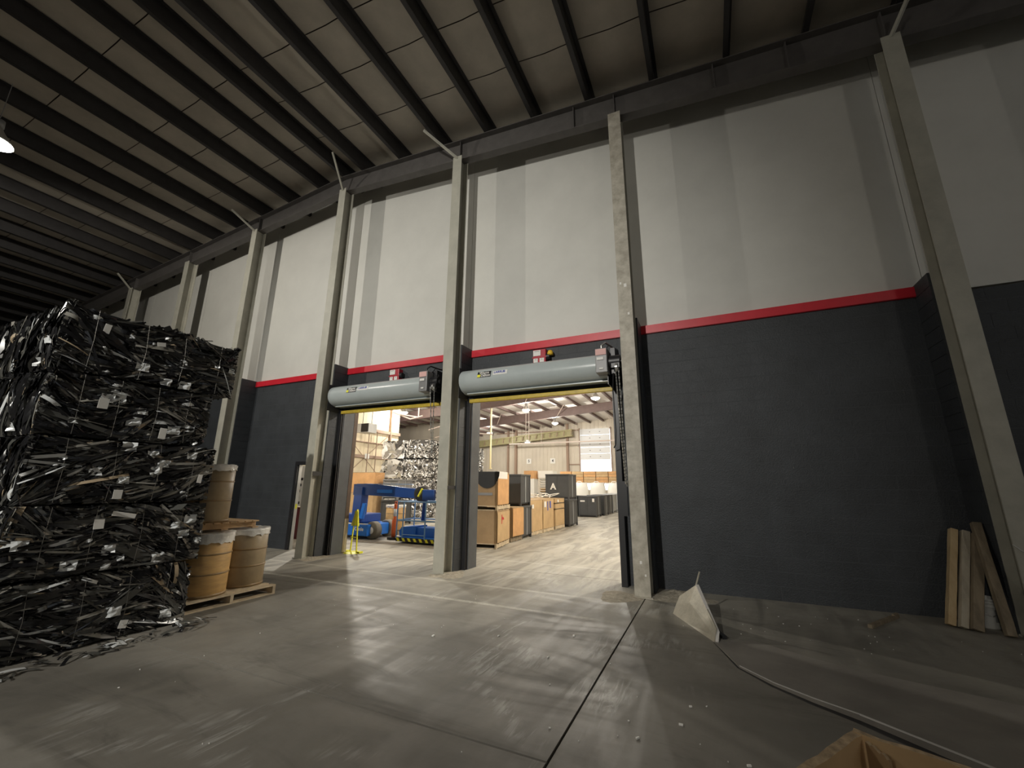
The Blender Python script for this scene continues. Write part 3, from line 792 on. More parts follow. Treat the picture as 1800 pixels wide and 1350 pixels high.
MB().tube([(-0.15,0,0.27),(-0.12,-0.1,0.20),(0,-0.16,0.15),(0.12,-0.1,0.20),(0.15,0,0.27)], 0.004, 6).build('handle', m_galv, bu)
st = thing('stick', 'dark length of wood lying on the floor before the wall', 'stick', (1.57, 6.85, 0))
MB().bar((0,0,0.022),(0.47,0.70,0.022), 0.045, 0.04).build('shaft', m_timber3, st); MB().bar((0.40,0.60,0.045),(0.47,0.70,0.05), 0.03, 0.02).build('splinter', m_timber3, st)

# bent steel plate standing on edge
bp = thing('bent_steel_plate', 'bent pale steel plate standing up at the end of the floor plate lip', 'plate', (-0.36, 6.0, 0))
m = MB()
A = [(-0.62,6.42,0.0), (-0.44,6.08,0.0), (-0.13,5.50,0.0)]
B = [(-0.52,6.44,0.22), (-0.30,6.20,0.42), (-0.10,5.62,0.10)]
mid = [(-0.57,6.43,0.12), (-0.385,6.14,0.22), (-0.12,5.55,0.04)]
vs = [Vector(p) for p in A+mid+B]; off = Vector((0.012,0.010,0.003))
vs2 = [v+off for v in vs]
fr = [(0,1,4,3),(1,2,5,4),(3,4,7,6),(4,5,8,7)]
m.add(vs+vs2, fr + [tuple(9+i for i in reversed(f)) for f in fr] + [(0,3,12,9),(3,6,15,12),(6,7,16,15),(7,8,17,16),(8,5,14,17),(5,2,11,14),(2,1,10,11),(1,0,9,10)])
m.build('sheet', m_plate, bp, world=True)
m = MB(); m.bar((-0.30,6.20,0.40), (-0.24,6.22,0.58), 0.02, 0.012); m.build('torn_tab', m_plate, bp, world=True)
m = MB(); m.bar((-0.28,6.19,0.42), (-0.085,5.62,0.06), 0.035, 0.03); m.bar((-0.085,5.62,0.06), (-0.10,5.50,0.0), 0.03, 0.03); m.build('folded_rim', m_lip, bp, world=True)
m = MB(); m.bar((-0.20,6.05,0.02), (-0.02,5.64,0.02), 0.05, 0.03); m.build('foot_bar', m_blk, bp, world=True)

# floor plate with bright lip
fp = thing('floor_plate', 'dark steel floor plate with a bright lip, lower right', 'plate', (0.5, 4.5, 0))
edge = [(-0.13,5.50,0.004),(0.08,4.88,0.012),(0.32,4.60,0.02),(0.57,4.40,0.028),(0.82,4.24,0.036),(1.25,3.88,0.048),(2.2,3.10,0.06),(3.4,2.1,0.06)]
back = [(0.25,5.75),(0.75,5.45),(1.1,5.3),(1.5,5.2),(1.9,5.1),(2.6,4.9),(3.8,4.5),(5.2,3.9)]
m = MB(); n = len(edge)
vs = [(x,y,z) for x,y,z in edge] + [(x,y,0.0015) for x,y in back] + [(x,y,0) for x,y,z in edge]
m.add(vs, [(k,k+1,n+k+1,n+k) for k in range(n-1)] + [(2*n+k,2*n+k+1,k+1,k) for k in range(n-1)] + [(0,n,2*n), (n-1,3*n-1,2*n-1)])
m.build('deck', m_fplate, fp, world=True)
m = MB()
for (a, b) in zip(edge[:-1], edge[1:]):
    if a[2] < 0.01: continue
    pa, pb = Vector(a), Vector(b); m.bar(pa+Vector((0.004,0.004,0.001)), pb+Vector((0.004,0.004,0.001)), 0.007+0.12*a[2], 0.008)
m.build('lip', m_lip, fp, world=True)
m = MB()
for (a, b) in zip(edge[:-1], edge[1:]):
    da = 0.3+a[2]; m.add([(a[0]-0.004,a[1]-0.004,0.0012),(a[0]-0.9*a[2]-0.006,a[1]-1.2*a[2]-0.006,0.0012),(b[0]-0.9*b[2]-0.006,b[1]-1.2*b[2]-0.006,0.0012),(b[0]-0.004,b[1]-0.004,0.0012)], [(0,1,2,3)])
m.build('dark_strip', m_blk, fp, world=True)  # flat black strip on the floor along the raised edge

# dirt piles at the foot of columns and wall
def dirt(name, cx, cy, rx, ry, h, lb, seed):
    rnd = random.Random(seed); n = 18; m = MB(); vs = [(cx, cy, h)]
    for j in range(1, 6):
        for k in range(n):
            a = 2*PI*k/n; f = j/5
            rr = f*(1+0.18*math.sin(3*a+seed)+0.1*rnd.random())
            z = h*(1-f)**1.3*(0.7+0.6*rnd.random()) if j < 5 else 0.0005
            vs.append((cx+rx*rr*math.cos(a), cy+ry*rr*math.sin(a), z))
    fs = [(0, 1+k, 1+(k+1) % n) for k in range(n)]
    for j in range(4):
        for k in range(n): fs.append((1+j*n+k, 1+(j+1)*n+k, 1+(j+1)*n+(k+1) % n, 1+j*n+(k+1) % n))
    m.add(vs, fs, 0, True)
    tag(m.build(name, m_dirt), lb, 'dirt', kind='stuff')
dirt('dirt_pile', -1.42, 6.98, 0.30, 0.34, 0.05, 'pale dirt swept against the scuffed brown column', 1)
dirt('dirt_pile', -0.62, 7.35, 0.45, 0.35, 0.10, 'pale dirt heap between brown column and bent plate', 2)
dirt('dirt_pile', -4.62, 7.15, 0.30, 0.35, 0.035, 'pale dirt around the foot of column between the doors', 3)
dirt('dirt_pile', -8.35, 7.25, 0.32, 0.35, 0.03, 'pale dirt around the foot of column left of the doors', 4)
random.seed(21); m = MB()
for k in range(80):
    x, y = random.uniform(-5, 3), random.uniform(2.0, 6.6)
    if x > 0 and y < 5.9: y = random.uniform(5.8, 7.3)
    s = random.choice([0.003,0.003,0.004,0.006])
    a = random.uniform(0, PI); m.obox((x, y, 0.004), (s*2.2, s, 0.006), Euler((0,0,a)).to_matrix())
for px, py, s in [(-2.95,4.3,.02),(-1.55,5.0,.02),(-2.3,4.62,.012),(-0.35,3.6,.014),(-0.3,3.9,.01),(-1.6,4.3,.012),(0.05,3.3,.012),(-0.6,3.3,.012)]:
    m.obox((px,py,0.006), (s*2,s,0.01), Euler((0,0,px*9)).to_matrix())
tag(m.build('paper_chips', m_chip), 'tiny white chips and crumbs scattered over the floor', 'litter', kind='stuff')

# cardboard gaylord at lower right, open top
gb = thing('cardboard_box', 'open brown cardboard bin in the bottom right foreground', 'box', (0.60, 1.72, 0), R(-18))
ca = Vector((0.455, 2.21)); dl = Vector((-0.545,-0.84)).normalized(); dr = Vector((0.93,-0.37)).normalized()
gb.rotation_euler = (0,0,0); gb.location = (0.395, 2.175, 0)
HB = 0.76
def wallp(nm, a, d, L, inn, h0, h1, mt, th=0.016, seed=0):
    rnd = random.Random(seed); n = 14; m = MB(); vs = []
    a = Vector(a); d = Vector(d); inn = Vector(inn)
    for k in range(n+1):
        p = a+d*(L*k/n)
        ht = h1+rnd.uniform(-.004,.004)
        for q, z in ((p, h0), (p+inn*th, h0), (p+inn*th, ht-rnd.uniform(0,.004)), (p, ht)): vs.append((q[0], q[1], z))
    m.add(vs, [(4*k+i, 4*k+4+i, 4*k+4+(i+1) % 4, 4*k+(i+1) % 4) for k in range(n) for i in (0,1,3)], 0)
    m.add(vs, [(4*k+2, 4*k+6, 4*k+7, 4*k+3) for k in range(n)], 1)
    m.add(vs, [(3,2,1,0), tuple(4*n+i for i in range(4))], 0)
    m.build(nm, [mt, m_cardedge], gb)
il = Vector((dl[1], -dl[0])); il = il if il.dot(dr) > 0 else -il
ir = Vector((dr[1], -dr[0])); ir = ir if ir.dot(dl) > 0 else -ir
wallp('side_panel', (0,0), dl, 1.0, il, 0.0, HB, m_card, 0.030, 1)
wallp('side_panel', (0,0), dr, 1.1, ir, 0.0, HB, m_card, 0.020, 2)
e1 = dl*1.0; e2 = dr*1.1
wallp('side_panel', e1, dr, 1.1, -ir, 0.0, HB, m_card, 0.020, 3)
wallp('side_panel', e2, dl, 1.0, -il, 0.0, HB, m_card, 0.020, 4)
wallp('inner_flap', il*0.035+ir*0.030+dr*0.01, (dr*0.75+dl*0.66).normalized(), 0.10, (dl-dr).normalized(), 0.0, HB-0.01, m_cardd, 0.010, 5)
m = MB(); m.add([(0,0,0.01),(e1[0],e1[1],0.01),(e1[0]+e2[0],e1[1]+e2[1],0.01),(e2[0],e2[1],0.01)], [(0,1,2,3)]); m.build('base', m_cardd, gb)

# ------------------------------------------------------------------ the room behind
def zr(x): return 8.80+0.068*(x+9.3)
RX0, RX1, RY1 = -34.0, 2.0, 45.0
wr = thing('wall_rear', 'tall ribbed tan wall at the far end of the room behind', 'wall', (0, RY1, 0), kind='structure')
DX0, DX1 = -12.65, -9.35
def rib_wall(m, x0, x1, z0, z1f, y, pitch=0.3):
    m.add([(x0,y,z0),(x1,y,z0),(x1,y,z1f(x1)),(x0,y,z1f(x0))], [(0,1,2,3)])
    x = x0+pitch/2
    while x < x1-0.05:
        m.box(x-0.03, x+0.03, y-0.03, y, z0, z1f(x)-0.02); x += pitch
for a, b, z0 in ((-34, -22, 0), (-22, -20.4, 0), (-20.4, -14.1, 0), (-14.1, DX0, 0), (DX1, RX1, 0)):
    m = MB(); rib_wall(m, a, b, z0, zr, 0, 0.45); m.build('wall_panel', m_rwall, wr)
m = MB(); rib_wall(m, DX0, DX1, 7.7, zr, 0, 0.45); m.build('wall_panel', m_rwall, wr)
MB().box(DX0, DX1, -0.02, 0.1, 0, 1.3).build('dock_sill', m_rwall, wr)
for x, w in ((-20.4, 0.25), (-14.1, 0.25), (-21.4, 0.18)): MB().box(x-w/2, x+w/2, -0.3, 0, 0, zr(x)).build('post', m_girt, wr)
for z, x0, x1 in ((7.72, -23, -12.8), (6.9, -21.4, -20.4)): MB().box(x0, x1, -0.12, -0.02, z-0.06, z+0.06).build('girt', m_girt, wr)
MB().box(-14.0, DX0, -0.12, -0.02, 3.92, 4.02).build('girt', m_girt, wr)
dd = thing('door_4', 'tall white lifted dock door on the far wall with daylight beneath', 'door', (-11, RY1-0.1, 0), kind='structure')
for k in range(5):
    p = MB().box(-1.62, 1.62, -0.06, 0, 4.44+k*0.67, 4.44+k*0.67+0.65).build('door_section', m_dock, dd)
    for x in (-0.55, 0.55): MB().box(x-0.06, x+0.06, -0.09, -0.06, 4.44+k*0.67+0.29, 4.44+k*0.67+0.36).build('hinge', m_mid, p)
for x in (-1.72, 1.72): MB().box(x-0.05, x+0.05, -0.12, 0, 0, 7.9).build('track', m_girt, dd)
for n_, x, sl in (('5', -18.8, 'left bay sign on the far wall, white with numeral five'), ('4', -15.9, 'right bay sign on the far wall, white with numeral four')):
    t = thing('bay_sign', sl, 'sign', (x, RY1-0.05, 4.40), group='bay number signs')
    MB().box(-0.29, 0.29, 0, 0.02, -0.29, 0.29).build('plate', m_paper, t)
    text_mesh('numeral', n_, 0.42, m_blk, t, T(0,-0.004,0) @ FACE_NEG_Y, 0.001, 0.012)
# left wall of the rear room with its bracing
wl = thing('wall_rear_left', 'cream ribbed side wall with brown girts seen through the left door', 'wall', (-22, 0, 0), kind='structure')
y = 8.0
while y < 25.9:
    MB().box(-0.05, 0, y+0.008, y+0.892, 0, zr(-22)).build('wall_panel', m_cream, wl); y += 0.9
MB().box(-0.08, -0.04, 8, 26, 0, zr(-22)).build('wall_core', m_girt, wl)
for z, h in ((5.45, 0.22), (3.55, 0.20), (4.55, 0.06)): MB().box(0.0, 0.16, 8, 26, z-h/2, z+h/2).build('girt', m_girt, wl)
for y in (20.0, 24.9): MB().box(0, 0.2, y-0.06, y+0.06, 0, zr(-22)).build('post', m_girt, wl)
m = MB(); m.cyl((0.1, 20.1, 5.3), (0.1, 24.8, 1.6), 0.02, n=6); m.cyl((0.1, 24.8, 5.3), (0.1, 20.1, 1.6), 0.02, n=6); m.build('brace_rod', m_girt, wl)
MB().box(0.16, 0.2, 22.4, 22.8, 3.4, 3.75).build('gusset_plate', m_paper, wl)
for y in (22.6, 23.4): MB().cyl((0.22, y, 0), (0.22, y, 5.4), 0.03, n=8).build('conduit', m_girt, wl)
tag(MB().box(-34, -20.5, 34, 34.2, 0, 8.0).build('wall_rear_inner', m_rwall), 'tan wall section beyond the cream side wall', 'wall', kind='structure')
tag(MB().box(-22.2, -22.0, 26, 45, 0, 2.5).build('wall_rear_low', m_rwall), 'low dark wall past the cream side wall', 'wall', kind='structure')
tag(MB().box(2, 2.2, 8, 45, 0, 11).build('wall_rear_right', m_rwall), 'tan wall right of the room behind', 'wall', kind='structure')
# back face of the dividing wall above and the roof
rc = thing('ceiling_rear', 'pale roof sheets of the bright room behind, crossed by brown purlins', 'ceiling', kind='structure')
PXR = [RX0+1.5*k for k in range(25)]
for a, b in zip(PXR[:-1], PXR[1:]):
    MB().add([(a+0.01,8.0,zr(a)),(b-0.01,8.0,zr(b)),(b-0.01,45.2,zr(b)),(a+0.01,45.2,zr(a))], [(0,1,2,3)]).build('roof_sheet', m_rroof, rc)
MB().add([(-46,7.9,zr(-46)+.03),(3,7.9,zr(3)+.03),(3,45.4,zr(3)+.03),(-46,45.4,zr(-46)+.03)], [(0,1,2,3)]).build('roof_backing', m_rbeam, rc)
tag(MB().box(-46, 15, 8.02, 8.05, 3.62, 11).build('wall_divider', m_rwall), 'rear side of the dividing wall above the doors', 'wall', kind='structure')
tag(MB().box(-46, -22.1, 8.02, 8.05, 0, 3.62).build('wall_divider_end', m_rwall), 'rear side of the dividing wall beyond the side wall', 'wall', kind='structure')
rpm = [MB().box(-0.04, 0.04, 8, 45, 0, 0.22).mesh('purlin', m_rbeam), MB().box(-0.09, 0.09, 8, 45, -0.01, 0.01).mesh('flange', m_rbeam)]
for x in PXR[1:-1]:
    t = link('purlin', rpm[0], rc); t.location = (x, 0, zr(x)-0.22); link('flange', rpm[1], t)
for y in (12, 20, 28, 35.2):
    hgt = 0.72
    def rbox(z0, z1, w):
        vs = []
        for x in (RX0, RX1):
            for yy, zz in ((-w/2, z0), (w/2, z0), (w/2, z1), (-w/2, z1)): vs.append((x, y+yy, zr(x)+zz))
        return MB().add(vs, [(0,1,5,4),(1,2,6,5),(2,3,7,6),(3,0,4,7),(3,2,1,0),(4,5,6,7)])
    t = rbox(-0.22-hgt, -0.22, 0.02).build('rafter', m_rbeam, rc)
    rbox(-0.24-hgt, -0.22-hgt, 0.22).build('bottom_flange', m_rbeam, t)
    for x in (-24,-18,-12,-6):
        MB().bar((x, y-0.02, zr(x)-0.2-hgt), (x+1.1, y-1.4, zr(x+1.1)-0.25), 0.05, 0.05).build('flange_brace', m_pipe, t)
# pipes, ducts 
pp = thing('sprinkler_pipe', 'pale horizontal pipe hung below the roof across the far wall', 'pipe', (-14.5, 43, 6.23))
MB().cyl((-5.9,0,0), (6,0,0), 0.07, n=10).build('main', m_pipe, pp)
for x in (-5.5,-2,2,5.5): MB().cyl((x,0,0), (x,0,zr(x-14.5)-6.23), 0.02, n=6).build('hanger', m_pipe, pp)
ph = thing('pipe_frame', 'pale pipe frame hanging near the cream wall seen through left door', 'pipe', (-13.5, 17, 5.1))
MB().tube([(-1.6,0.3,0.3),(-0.2,0,-0.18),(0.55,0,-0.06)], 0.035, 8).build('pipe', m_pipe, ph)
MB().tube([(-0.9,0,0.12),(0.3,0,-0.12),(0.3,0,zr(-13.2)-5.1)], 0.035, 8).build('pipe', m_pipe, ph)
MB().tube([(-0.9,0,0.12),(-0.9,0,0.5),(0.3,0,0.42)], 0.03, 8).build('pipe', m_pipe, ph)
ph2 = thing('sprinkler_branch', 'long pale pipe above the silver bales, sloping up to the right', 'pipe', (-13.4, 20.5, 4.9))
MB().tube([(-1.7,0,-0.05),(1.5,0,0.62)], 0.04, 8).build('main', m_pipe, ph2)
MB().tube([(-0.6,0.0,0.18),(-0.6,0,zr(-14)-4.9)], 0.02, 6).build('hanger', m_pipe, ph2)
MB().tube([(-2.6,2,-0.25),(-0.8,2,-0.02),(1.6,2,-0.22)], 0.04, 8).build('branch', m_pipe, ph2)
vp = thing('drop_pipe', 'tall yellowish pipe hanging from the roof beside the stacked boxes', 'pipe', (-15.9, 30, 3.0))
MB().cyl((0,0,0),(0,0,zr(-15.9)-3.0), 0.08, n=10).build('pipe', m_ypipe, vp)
MB().cyl((0,0,-0.08),(0,0,0.02), 0.13, n=10).build('nozzle', m_ypipe, vp)
pl = thing('pendant_light', 'small dish lamp hung on two long rods in the far room', 'lamp', (-12.0, 28.4, 4.75))
MB().lathe((0,0,0), [(0.0,0.16),(0.1,0.15),(0.35,0.0),(0.33,0.0),(0.0,0.10)], 20).build('dish', m_shade, pl)
for x in (-0.12, 0.12): MB().cyl((x,0,0.12),(x,0,zr(-12)-4.75), 0.018, n=6).build('rod', m_pipe, pl)
MB().lathe((0,0,0), [(0,-0.02),(0.2,-0.01),(0.2,0.02),(0,0.03)], 16).build('bulb', emis('pendant_glow', (1,0.95,0.85), 3), pl)
du = thing('conveyor_duct', 'long olive lattice duct rising to the right under the far roof', 'duct', (-18.7, 44.0, 0))
def dz(x): return 6.05+(x+25)*0.075
for nm, o0, o1 in (('lower_chord', 0.0, 0.14), ('upper_chord', 0.62, 0.76)):
    m = MB(); m.add([(-25,43.6,dz(-25)+o0),(-13.2,43.6,dz(-13.2)+o0),(-13.2,44.2,dz(-13.2)+o0),(-25,44.2,dz(-25)+o0),(-25,43.6,dz(-25)+o1),(-13.2,43.6,dz(-13.2)+o1),(-13.2,44.2,dz(-13.2)+o1),(-25,44.2,dz(-25)+o1)], BOXF)
    m.build(nm, m_duct, du, world=True)
m = MB(); m.add([(-25,43.75,dz(-25)+.1),(-13.2,43.75,dz(-13.2)+.1),(-13.2,43.75,dz(-13.2)+.65),(-25,43.75,dz(-25)+.65)], [(0,1,2,3)]); m.build('skin', m_duct, du, world=True)
for k in range(15):
    x = -24.8+k*0.82; MB().bar((x,43.62,dz(x)+.1),(x+0.1,43.62,dz(x)+.66), 0.09, 0.06).build('rib', m_girt, du, world=True)
for x in (-24, -19, -14): MB().box(x-0.06, x+0.06, 44.15, 44.98, dz(x)+0.2, dz(x)+0.4).build('wall_bracket', m_girt, du, world=True)
ht = thing('unit_heater', 'dark box heater with pale side hung high by the cream wall', 'heater', (-20.7, 21.2, 5.0))
MB().box(-0.5,0.5,-0.4,0.4,0,0.6).build('casing', m_doorl, ht); MB().box(-0.1,0.52,-0.42,-0.38,0.03,0.57).build('grille', m_blk, ht)
for x in (-0.4,0.4): MB().cyl((x,0,0.6),(x,0,zr(-20.7)-5.0), 0.02, n=6).build('hanger', m_blk, ht)

# ------------------------------------------------------------------ row of boxes and bins in the room behind
def gaylord(label, loc, sx, sy, h, mt, pal=True, seed=0, tape=None, ph_=0.13):
    """front edge given by loc=(xmax, ymin): box spans x from xmax-sx, y to ymin+sy"""
    xm, y0, z0 = loc
    cx, cy = xm-sx/2, y0+sy/2
    t = thing('carton', label, 'box', (cx, cy, z0), group=None)
    m = MB(); hx, hy = sx/2, sy/2
    # slightly bulging sides
    n = 6; vs = []
    for j in range(4):
        b = [0, 0.012, 0.015, 0.0][j]; z = h*j/3
        ring = [(-hx,-hy),(0,-hy-b),(hx,-hy),(hx+b,0),(hx,hy),(0,hy+b),(-hx,hy),(-hx-b,0)]
        vs += [(p[0],p[1],z) for p in ring]
    m.add(vs, [(j*8+k, j*8+(k+1) % 8, (j+1)*8+(k+1) % 8, (j+1)*8+k) for j in range(3) for k in range(8)] + [tuple(range(24,32)), tuple(range(7,-1,-1))])
    m.build('body', mt, t)
    m = MB(); m.box(-hx-0.004, hx+0.004, -hy-0.004, -hy+0.012, h-0.012, h+0.006); m.box(-hx-0.004, hx+0.004, hy-0.012, hy+0.004, h-0.012, h+0.006); m.box(hx-0.012, hx+0.004, -hy, hy, h-0.012, h+0.006); m.box(-hx-.004,-hx+.012,-hy,hy,h-.012,h+.006)
    m.build('top_rim', m_cardedge, t)
    return t
def std_pallet(label, loc, sx=1.2, sy=1.1, mt=None, h=0.13, rz=PI/2):
    return make_pallet(label, sy, sx, loc, rz, h, mt or m_pwood, 6)
X0 = -5.42
# 1 nearest stack
std_pallet('pale pallet under the nearest lower carton behind the right door', (-6.10, 10.90, 0), 1.44, 1.25, None, 0.13, PI/2+R(9.5))
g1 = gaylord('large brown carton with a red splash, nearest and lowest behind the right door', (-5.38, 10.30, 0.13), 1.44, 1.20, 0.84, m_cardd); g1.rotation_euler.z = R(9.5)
m = MB(); m.obox((0.724, -0.22, 0.60), (0.004, 0.05, 0.24)); m.obox((0.724, -0.16, 0.62), (0.004, 0.16, 0.06)); m.obox((0.724, -0.05, 0.60), (0.004, 0.05, 0.05)); m.build('red_splash', m_red, g1)
g1.children  # paler card on the right side paints in the light falling there
MB().box(0.735, 0.742, -0.60, 0.58, 0.02, 0.80).build('lit_side_tint', m_card, g1); 
for c in [o for o in COL.objects if o.parent is g1 and o.name.startswith('red_splash')]: c.location.x = 0.022
std_pallet('pallet between the two nearest stacked cartons', (-6.09, 10.90, 0.978), 1.44, 1.27, None, 0.12, PI/2+R(9.5))
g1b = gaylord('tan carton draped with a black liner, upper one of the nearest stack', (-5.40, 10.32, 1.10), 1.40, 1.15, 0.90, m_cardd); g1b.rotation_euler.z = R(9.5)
MB().box(0.713, 0.722, -0.55, 0.55, 0.02, 0.86).build('lit_side_tint', m_card2, g1b)  # paler panel paints in the light on this side
m = MB(); vs = [(-0.68,-0.597,0.905)]
for k in range(13):
    a = PI*k/12; vs.append((0.42-0.36*math.cos(a), -0.600, 0.905-0.45*math.sin(a)))
m.add(vs[1:], [tuple(range(13))]); vs2 = [(v[0], v[1]-0.02, v[2]) for v in vs[1:]]; m.add(vs2, [tuple(range(13))])
m.add(vs[1:]+vs2, [(k,k+1,13+k+1,13+k) for k in range(12)]); m.build('liner', m_core, g1b)
MB().box(0.60, 0.73, -0.61, 0.35, 0.72, 0.915).build('corner_wrap', m_paper, g1b)
MB().box(0.12, 0.58, -0.594, -0.588, 0.27, 0.34).build('print_band', m_mid, g1b)
# 2
std_pallet('dark gap pallet under the short reddish carton', (X0-0.7, 12.22, 0), 1.2, 0.85, m_timber3)
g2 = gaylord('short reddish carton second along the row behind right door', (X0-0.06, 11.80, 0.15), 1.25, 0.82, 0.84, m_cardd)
MB().box(0.642, 0.652, -0.40, 0.40, 0.02, 0.82).build('lit_side_tint', m_card2, g2)  # light on this side given as paler card
def bin_(label, loc, sx, sy, h, mt, letter=None):
    xm, y0, z0 = loc
    t = thing('plastic_bin', label, 'bin', (xm-sx/2, y0+sy/2, z0), group=None)
    hx, hy = sx/2, sy/2
    MB().box(-hx+0.015, hx-0.015, -hy+0.015, hy-0.015, 0.10, h-0.05).build('body', mt, t)
    MB().box(-hx-0.01, hx+0.01, -hy-0.01, hy+0.01, h-0.06, h).build('rim', mt, t, bevel=0.01)
    for sx_ in (-1, 1):
        for sy_ in (-1, 1): MB().box(sx_*hx-0.06 if sx_ > 0 else -hx, sx_*hx if sx_ > 0 else -hx+0.06, sy_*hy-0.06 if sy_ > 0 else -hy, sy_*hy if sy_ > 0 else -hy+0.06, 0, h-0.05).build('corner_post', mt, t)
    MB().box(-0.012, 0.012, -hy+0.005, -hy+0.02, 0.1, h-0.06).build('seam_rib', mt, t)
    MB().box(hx-0.02, hx-0.002, -0.02, 0.02, 0.1, h-0.06).build('side_rib', m_bin2, t)
    MB().box(-hx+0.05, hx-0.05, -hy+0.02, hy-0.02, 0.05, 0.11).build('skid', m_blk, t)
    if letter: text_mesh('letter', letter, 0.36, m_paper, t, T(-0.18, -hy+0.006, h*0.50) @ FACE_NEG_Y, 0.001, 0.012)
    return t
bin_('dark plastic bin on the floor between two cartons of the row', (X0-0.12, 12.70, 0), 1.0, 0.78, 1.0, m_bin)
bin_('dark plastic bin stacked above the row, left of the white cartons', (X0-0.16, 12.66, 1.0), 1.15, 0.82, 1.0, m_bin)
# cartons 3..5
for i, (y, h, mt, lb) in enumerate(((13.52, 1.02, m_card, 'plain tan carton with white labels, third carton along the floor row'), (14.72, 1.02, m_card, 'tan carton with a blue mark, fourth along the floor row'), (16.05, 1.02, m_card, 'tan carton bound with dark straps, fifth along the floor row'))):
    std_pallet('pale pallet under ' + ('the plain tan carton', 'the carton with a blue mark', 'the strapped tan carton')[i], (X0-0.78, y+0.57, 0), 1.2, 1.12)
    g = gaylord(lb, (X0-0.18, y, 0.132), 1.15, 1.12, h, mt)
    if i == 0: MB().box(0.588, 0.596, -0.45, -0.30, 0.75, 0.88).build('label', m_paper, g); MB().box(0.30, 0.42, -0.572, -0.568, 0.25, 0.42).build('label', m_paper, g)
    if i == 1: MB().box(0.588, 0.596, 0.1, 0.22, 0.70, 0.95).build('blue_mark', m_blue, g); MB().box(0.588, 0.596, -0.15, -0.08, 0.62, 0.95).build('blue_mark', m_blue, g); MB().box(0.588,0.596,-0.5,-0.3,0.75,0.95).build('label', m_paper, g)
    if i == 2:
        for z in (0.62, 0.84):
            m = MB(); m.box(-0.596,0.598,-0.582,0.582,z,z+0.02); m.build('strap', m_blk, g)
        MB().box(0.592,0.60,-0.35,-0.2,0.88,0.98).build('label', m_paper, g)
bin_('dark plastic bin on the floor at the far end of the carton row', (X0-0.02, 17.35, 0), 1.05, 1.20, 1.08, m_bin)
bin_('dark plastic bin lettered A, stacked above the far end of the carton row', (X0-0.05, 17.45, 1.08), 1.05, 1.10, 1.06, m_bin, 'A')
# second row of bins
b0 = bin_('dark plastic bin with white label, front right one of the distant bin row', (-5.83, 23.55, 0), 1.02, 1.1, 1.12, m_bin)
MB().box(-0.40, -0.14, -0.555, -0.548, 0.80, 0.88).build('label', m_paper, b0); MB().box(0.28, 0.40, -0.555, -0.548, 0.80, 0.98).build('label', m_paper, b0)
bin_('dark plastic bin, left one of the front pair in the distant bin row', (-6.92, 23.6, 0), 1.02, 1.1, 1.12, m_bin)
for i, (y, x, mt) in enumerate(((25.1, -5.75, m_bin), (26.6, -5.8, m_bin), (28.1, -5.85, m_bin2), (29.7, -5.9, m_bin2), (31.3, -5.95, m_bin2), (32.9, -6.05, m_bin2))):
    bin_('%s bin in the distant row, %s behind the labelled front one' % ('dark' if mt is m_bin else 'pale grey', ordn(i)), (x, y, 0), 1.02, 1.15, 1.14, mt)
# cartons of stacked goods left of bin A
lbx = thing('white_carton_stack', 'white carton standing upright behind the strapped carton row', 'box', (-9.05, 22.0, 0))
MB().box(-0.3,0.28,-0.3,0.3,1.0,2.02).build('body', m_paper, lbx); MB().box(-0.32,0.30,-0.32,0.32,0,1.0).build('stand', m_bin, lbx)
MB().box(-0.32,0.30,-0.31,0.31,2.02,2.45).build('upper_box', m_card2, lbx)
tr = thing('tray_stack', 'stack of pale trays with curved rims beside the bin lettered A', 'tray', (-8.25, 22.3, 0))
MB().box(-0.42,0.45,-0.4,0.4,0,1.25).build('stand', m_bin, tr)
for k in range(6):
    for s in (-0.21, 0.22):
        m = MB(); m.lathe((s, 0, 1.28+k*0.13), [(0.0,0.0),(0.12,0.0),(0.19,0.07),(0.20,0.09),(0.18,0.08),(0.11,0.015),(0,0.015)], 14); m.build('tray', m_paper if k > 1 else m_card, tr)
MB().box(-0.42,0.45,-0.3,0.4,2.07,2.45).build('carton_on_top', m_bag, tr)
# coil of pale hose on the carton row
hs = thing('pale_hose', 'tangled pale hose lying on top of the tan cartons', 'hose', (-6.1, 15.9, 1.16))
m = MB(); pts = []
for k in range(26): pts.append((0.42*math.cos(k*0.7)+0.05*k/6-0.1, 0.75*math.sin(k*0.45), 0.03+0.16*abs(math.sin(k*0.6))))
m.tube(pts, 0.014, 6); m.build('hose', m_bag, hs)
# far stacks: cartons over white bags
rnd = random.Random(8)
cnt = 0
for k in range(5):
    for j in range(2):
        x = -12.1+1.12*k
        t = thing('carton', 'orange brown carton high on the far stack, %s column from left, %s layer' % (ordn(k), ('lower','upper')[j]), 'box', (x, 38.2, 1.98+j*0.50), group='cartons on the far stack')
        MB().box(-0.53,0.53,-0.5,0.5,0,0.48).build('body', m_card2 if (k+j) % 2 else m_card, t); MB().box(-0.53,0.53,-0.505,-0.5,0.22,0.26).build('tape', m_cardd, t)
for k in range(4):
    t = thing('bulk_bag', 'white bulk bag under the far cartons, %s from left' % ordn(k), 'bag', (-11.9+1.5*k, 36.7, 0), group='white bulk bags')
    m = MB(); vs = []
    for j in range(5):
        b = [0.0,0.08,0.1,0.06,-0.05][j]; z = 1.95*j/4
        vs += [((0.6+b)*math.cos(2*PI*q/12)**1, (0.5+b)*math.sin(2*PI*q/12), z) for q in range(12)]
    m.add(vs, [(j*12+q, j*12+(q+1) % 12, (j+1)*12+(q+1) % 12, (j+1)*12+q) for j in range(4) for q in range(12)]+[tuple(48+q for q in range(12))], 0, True)
    m.build('sack', m_bag, t)
    MB().tube([(-0.3,-0.3,1.9),(-0.2,-0.3,2.05),(0.1,-0.3,2.05),(0.2,-0.3,1.9)], 0.03, 6).build('loop', m_bag, t)
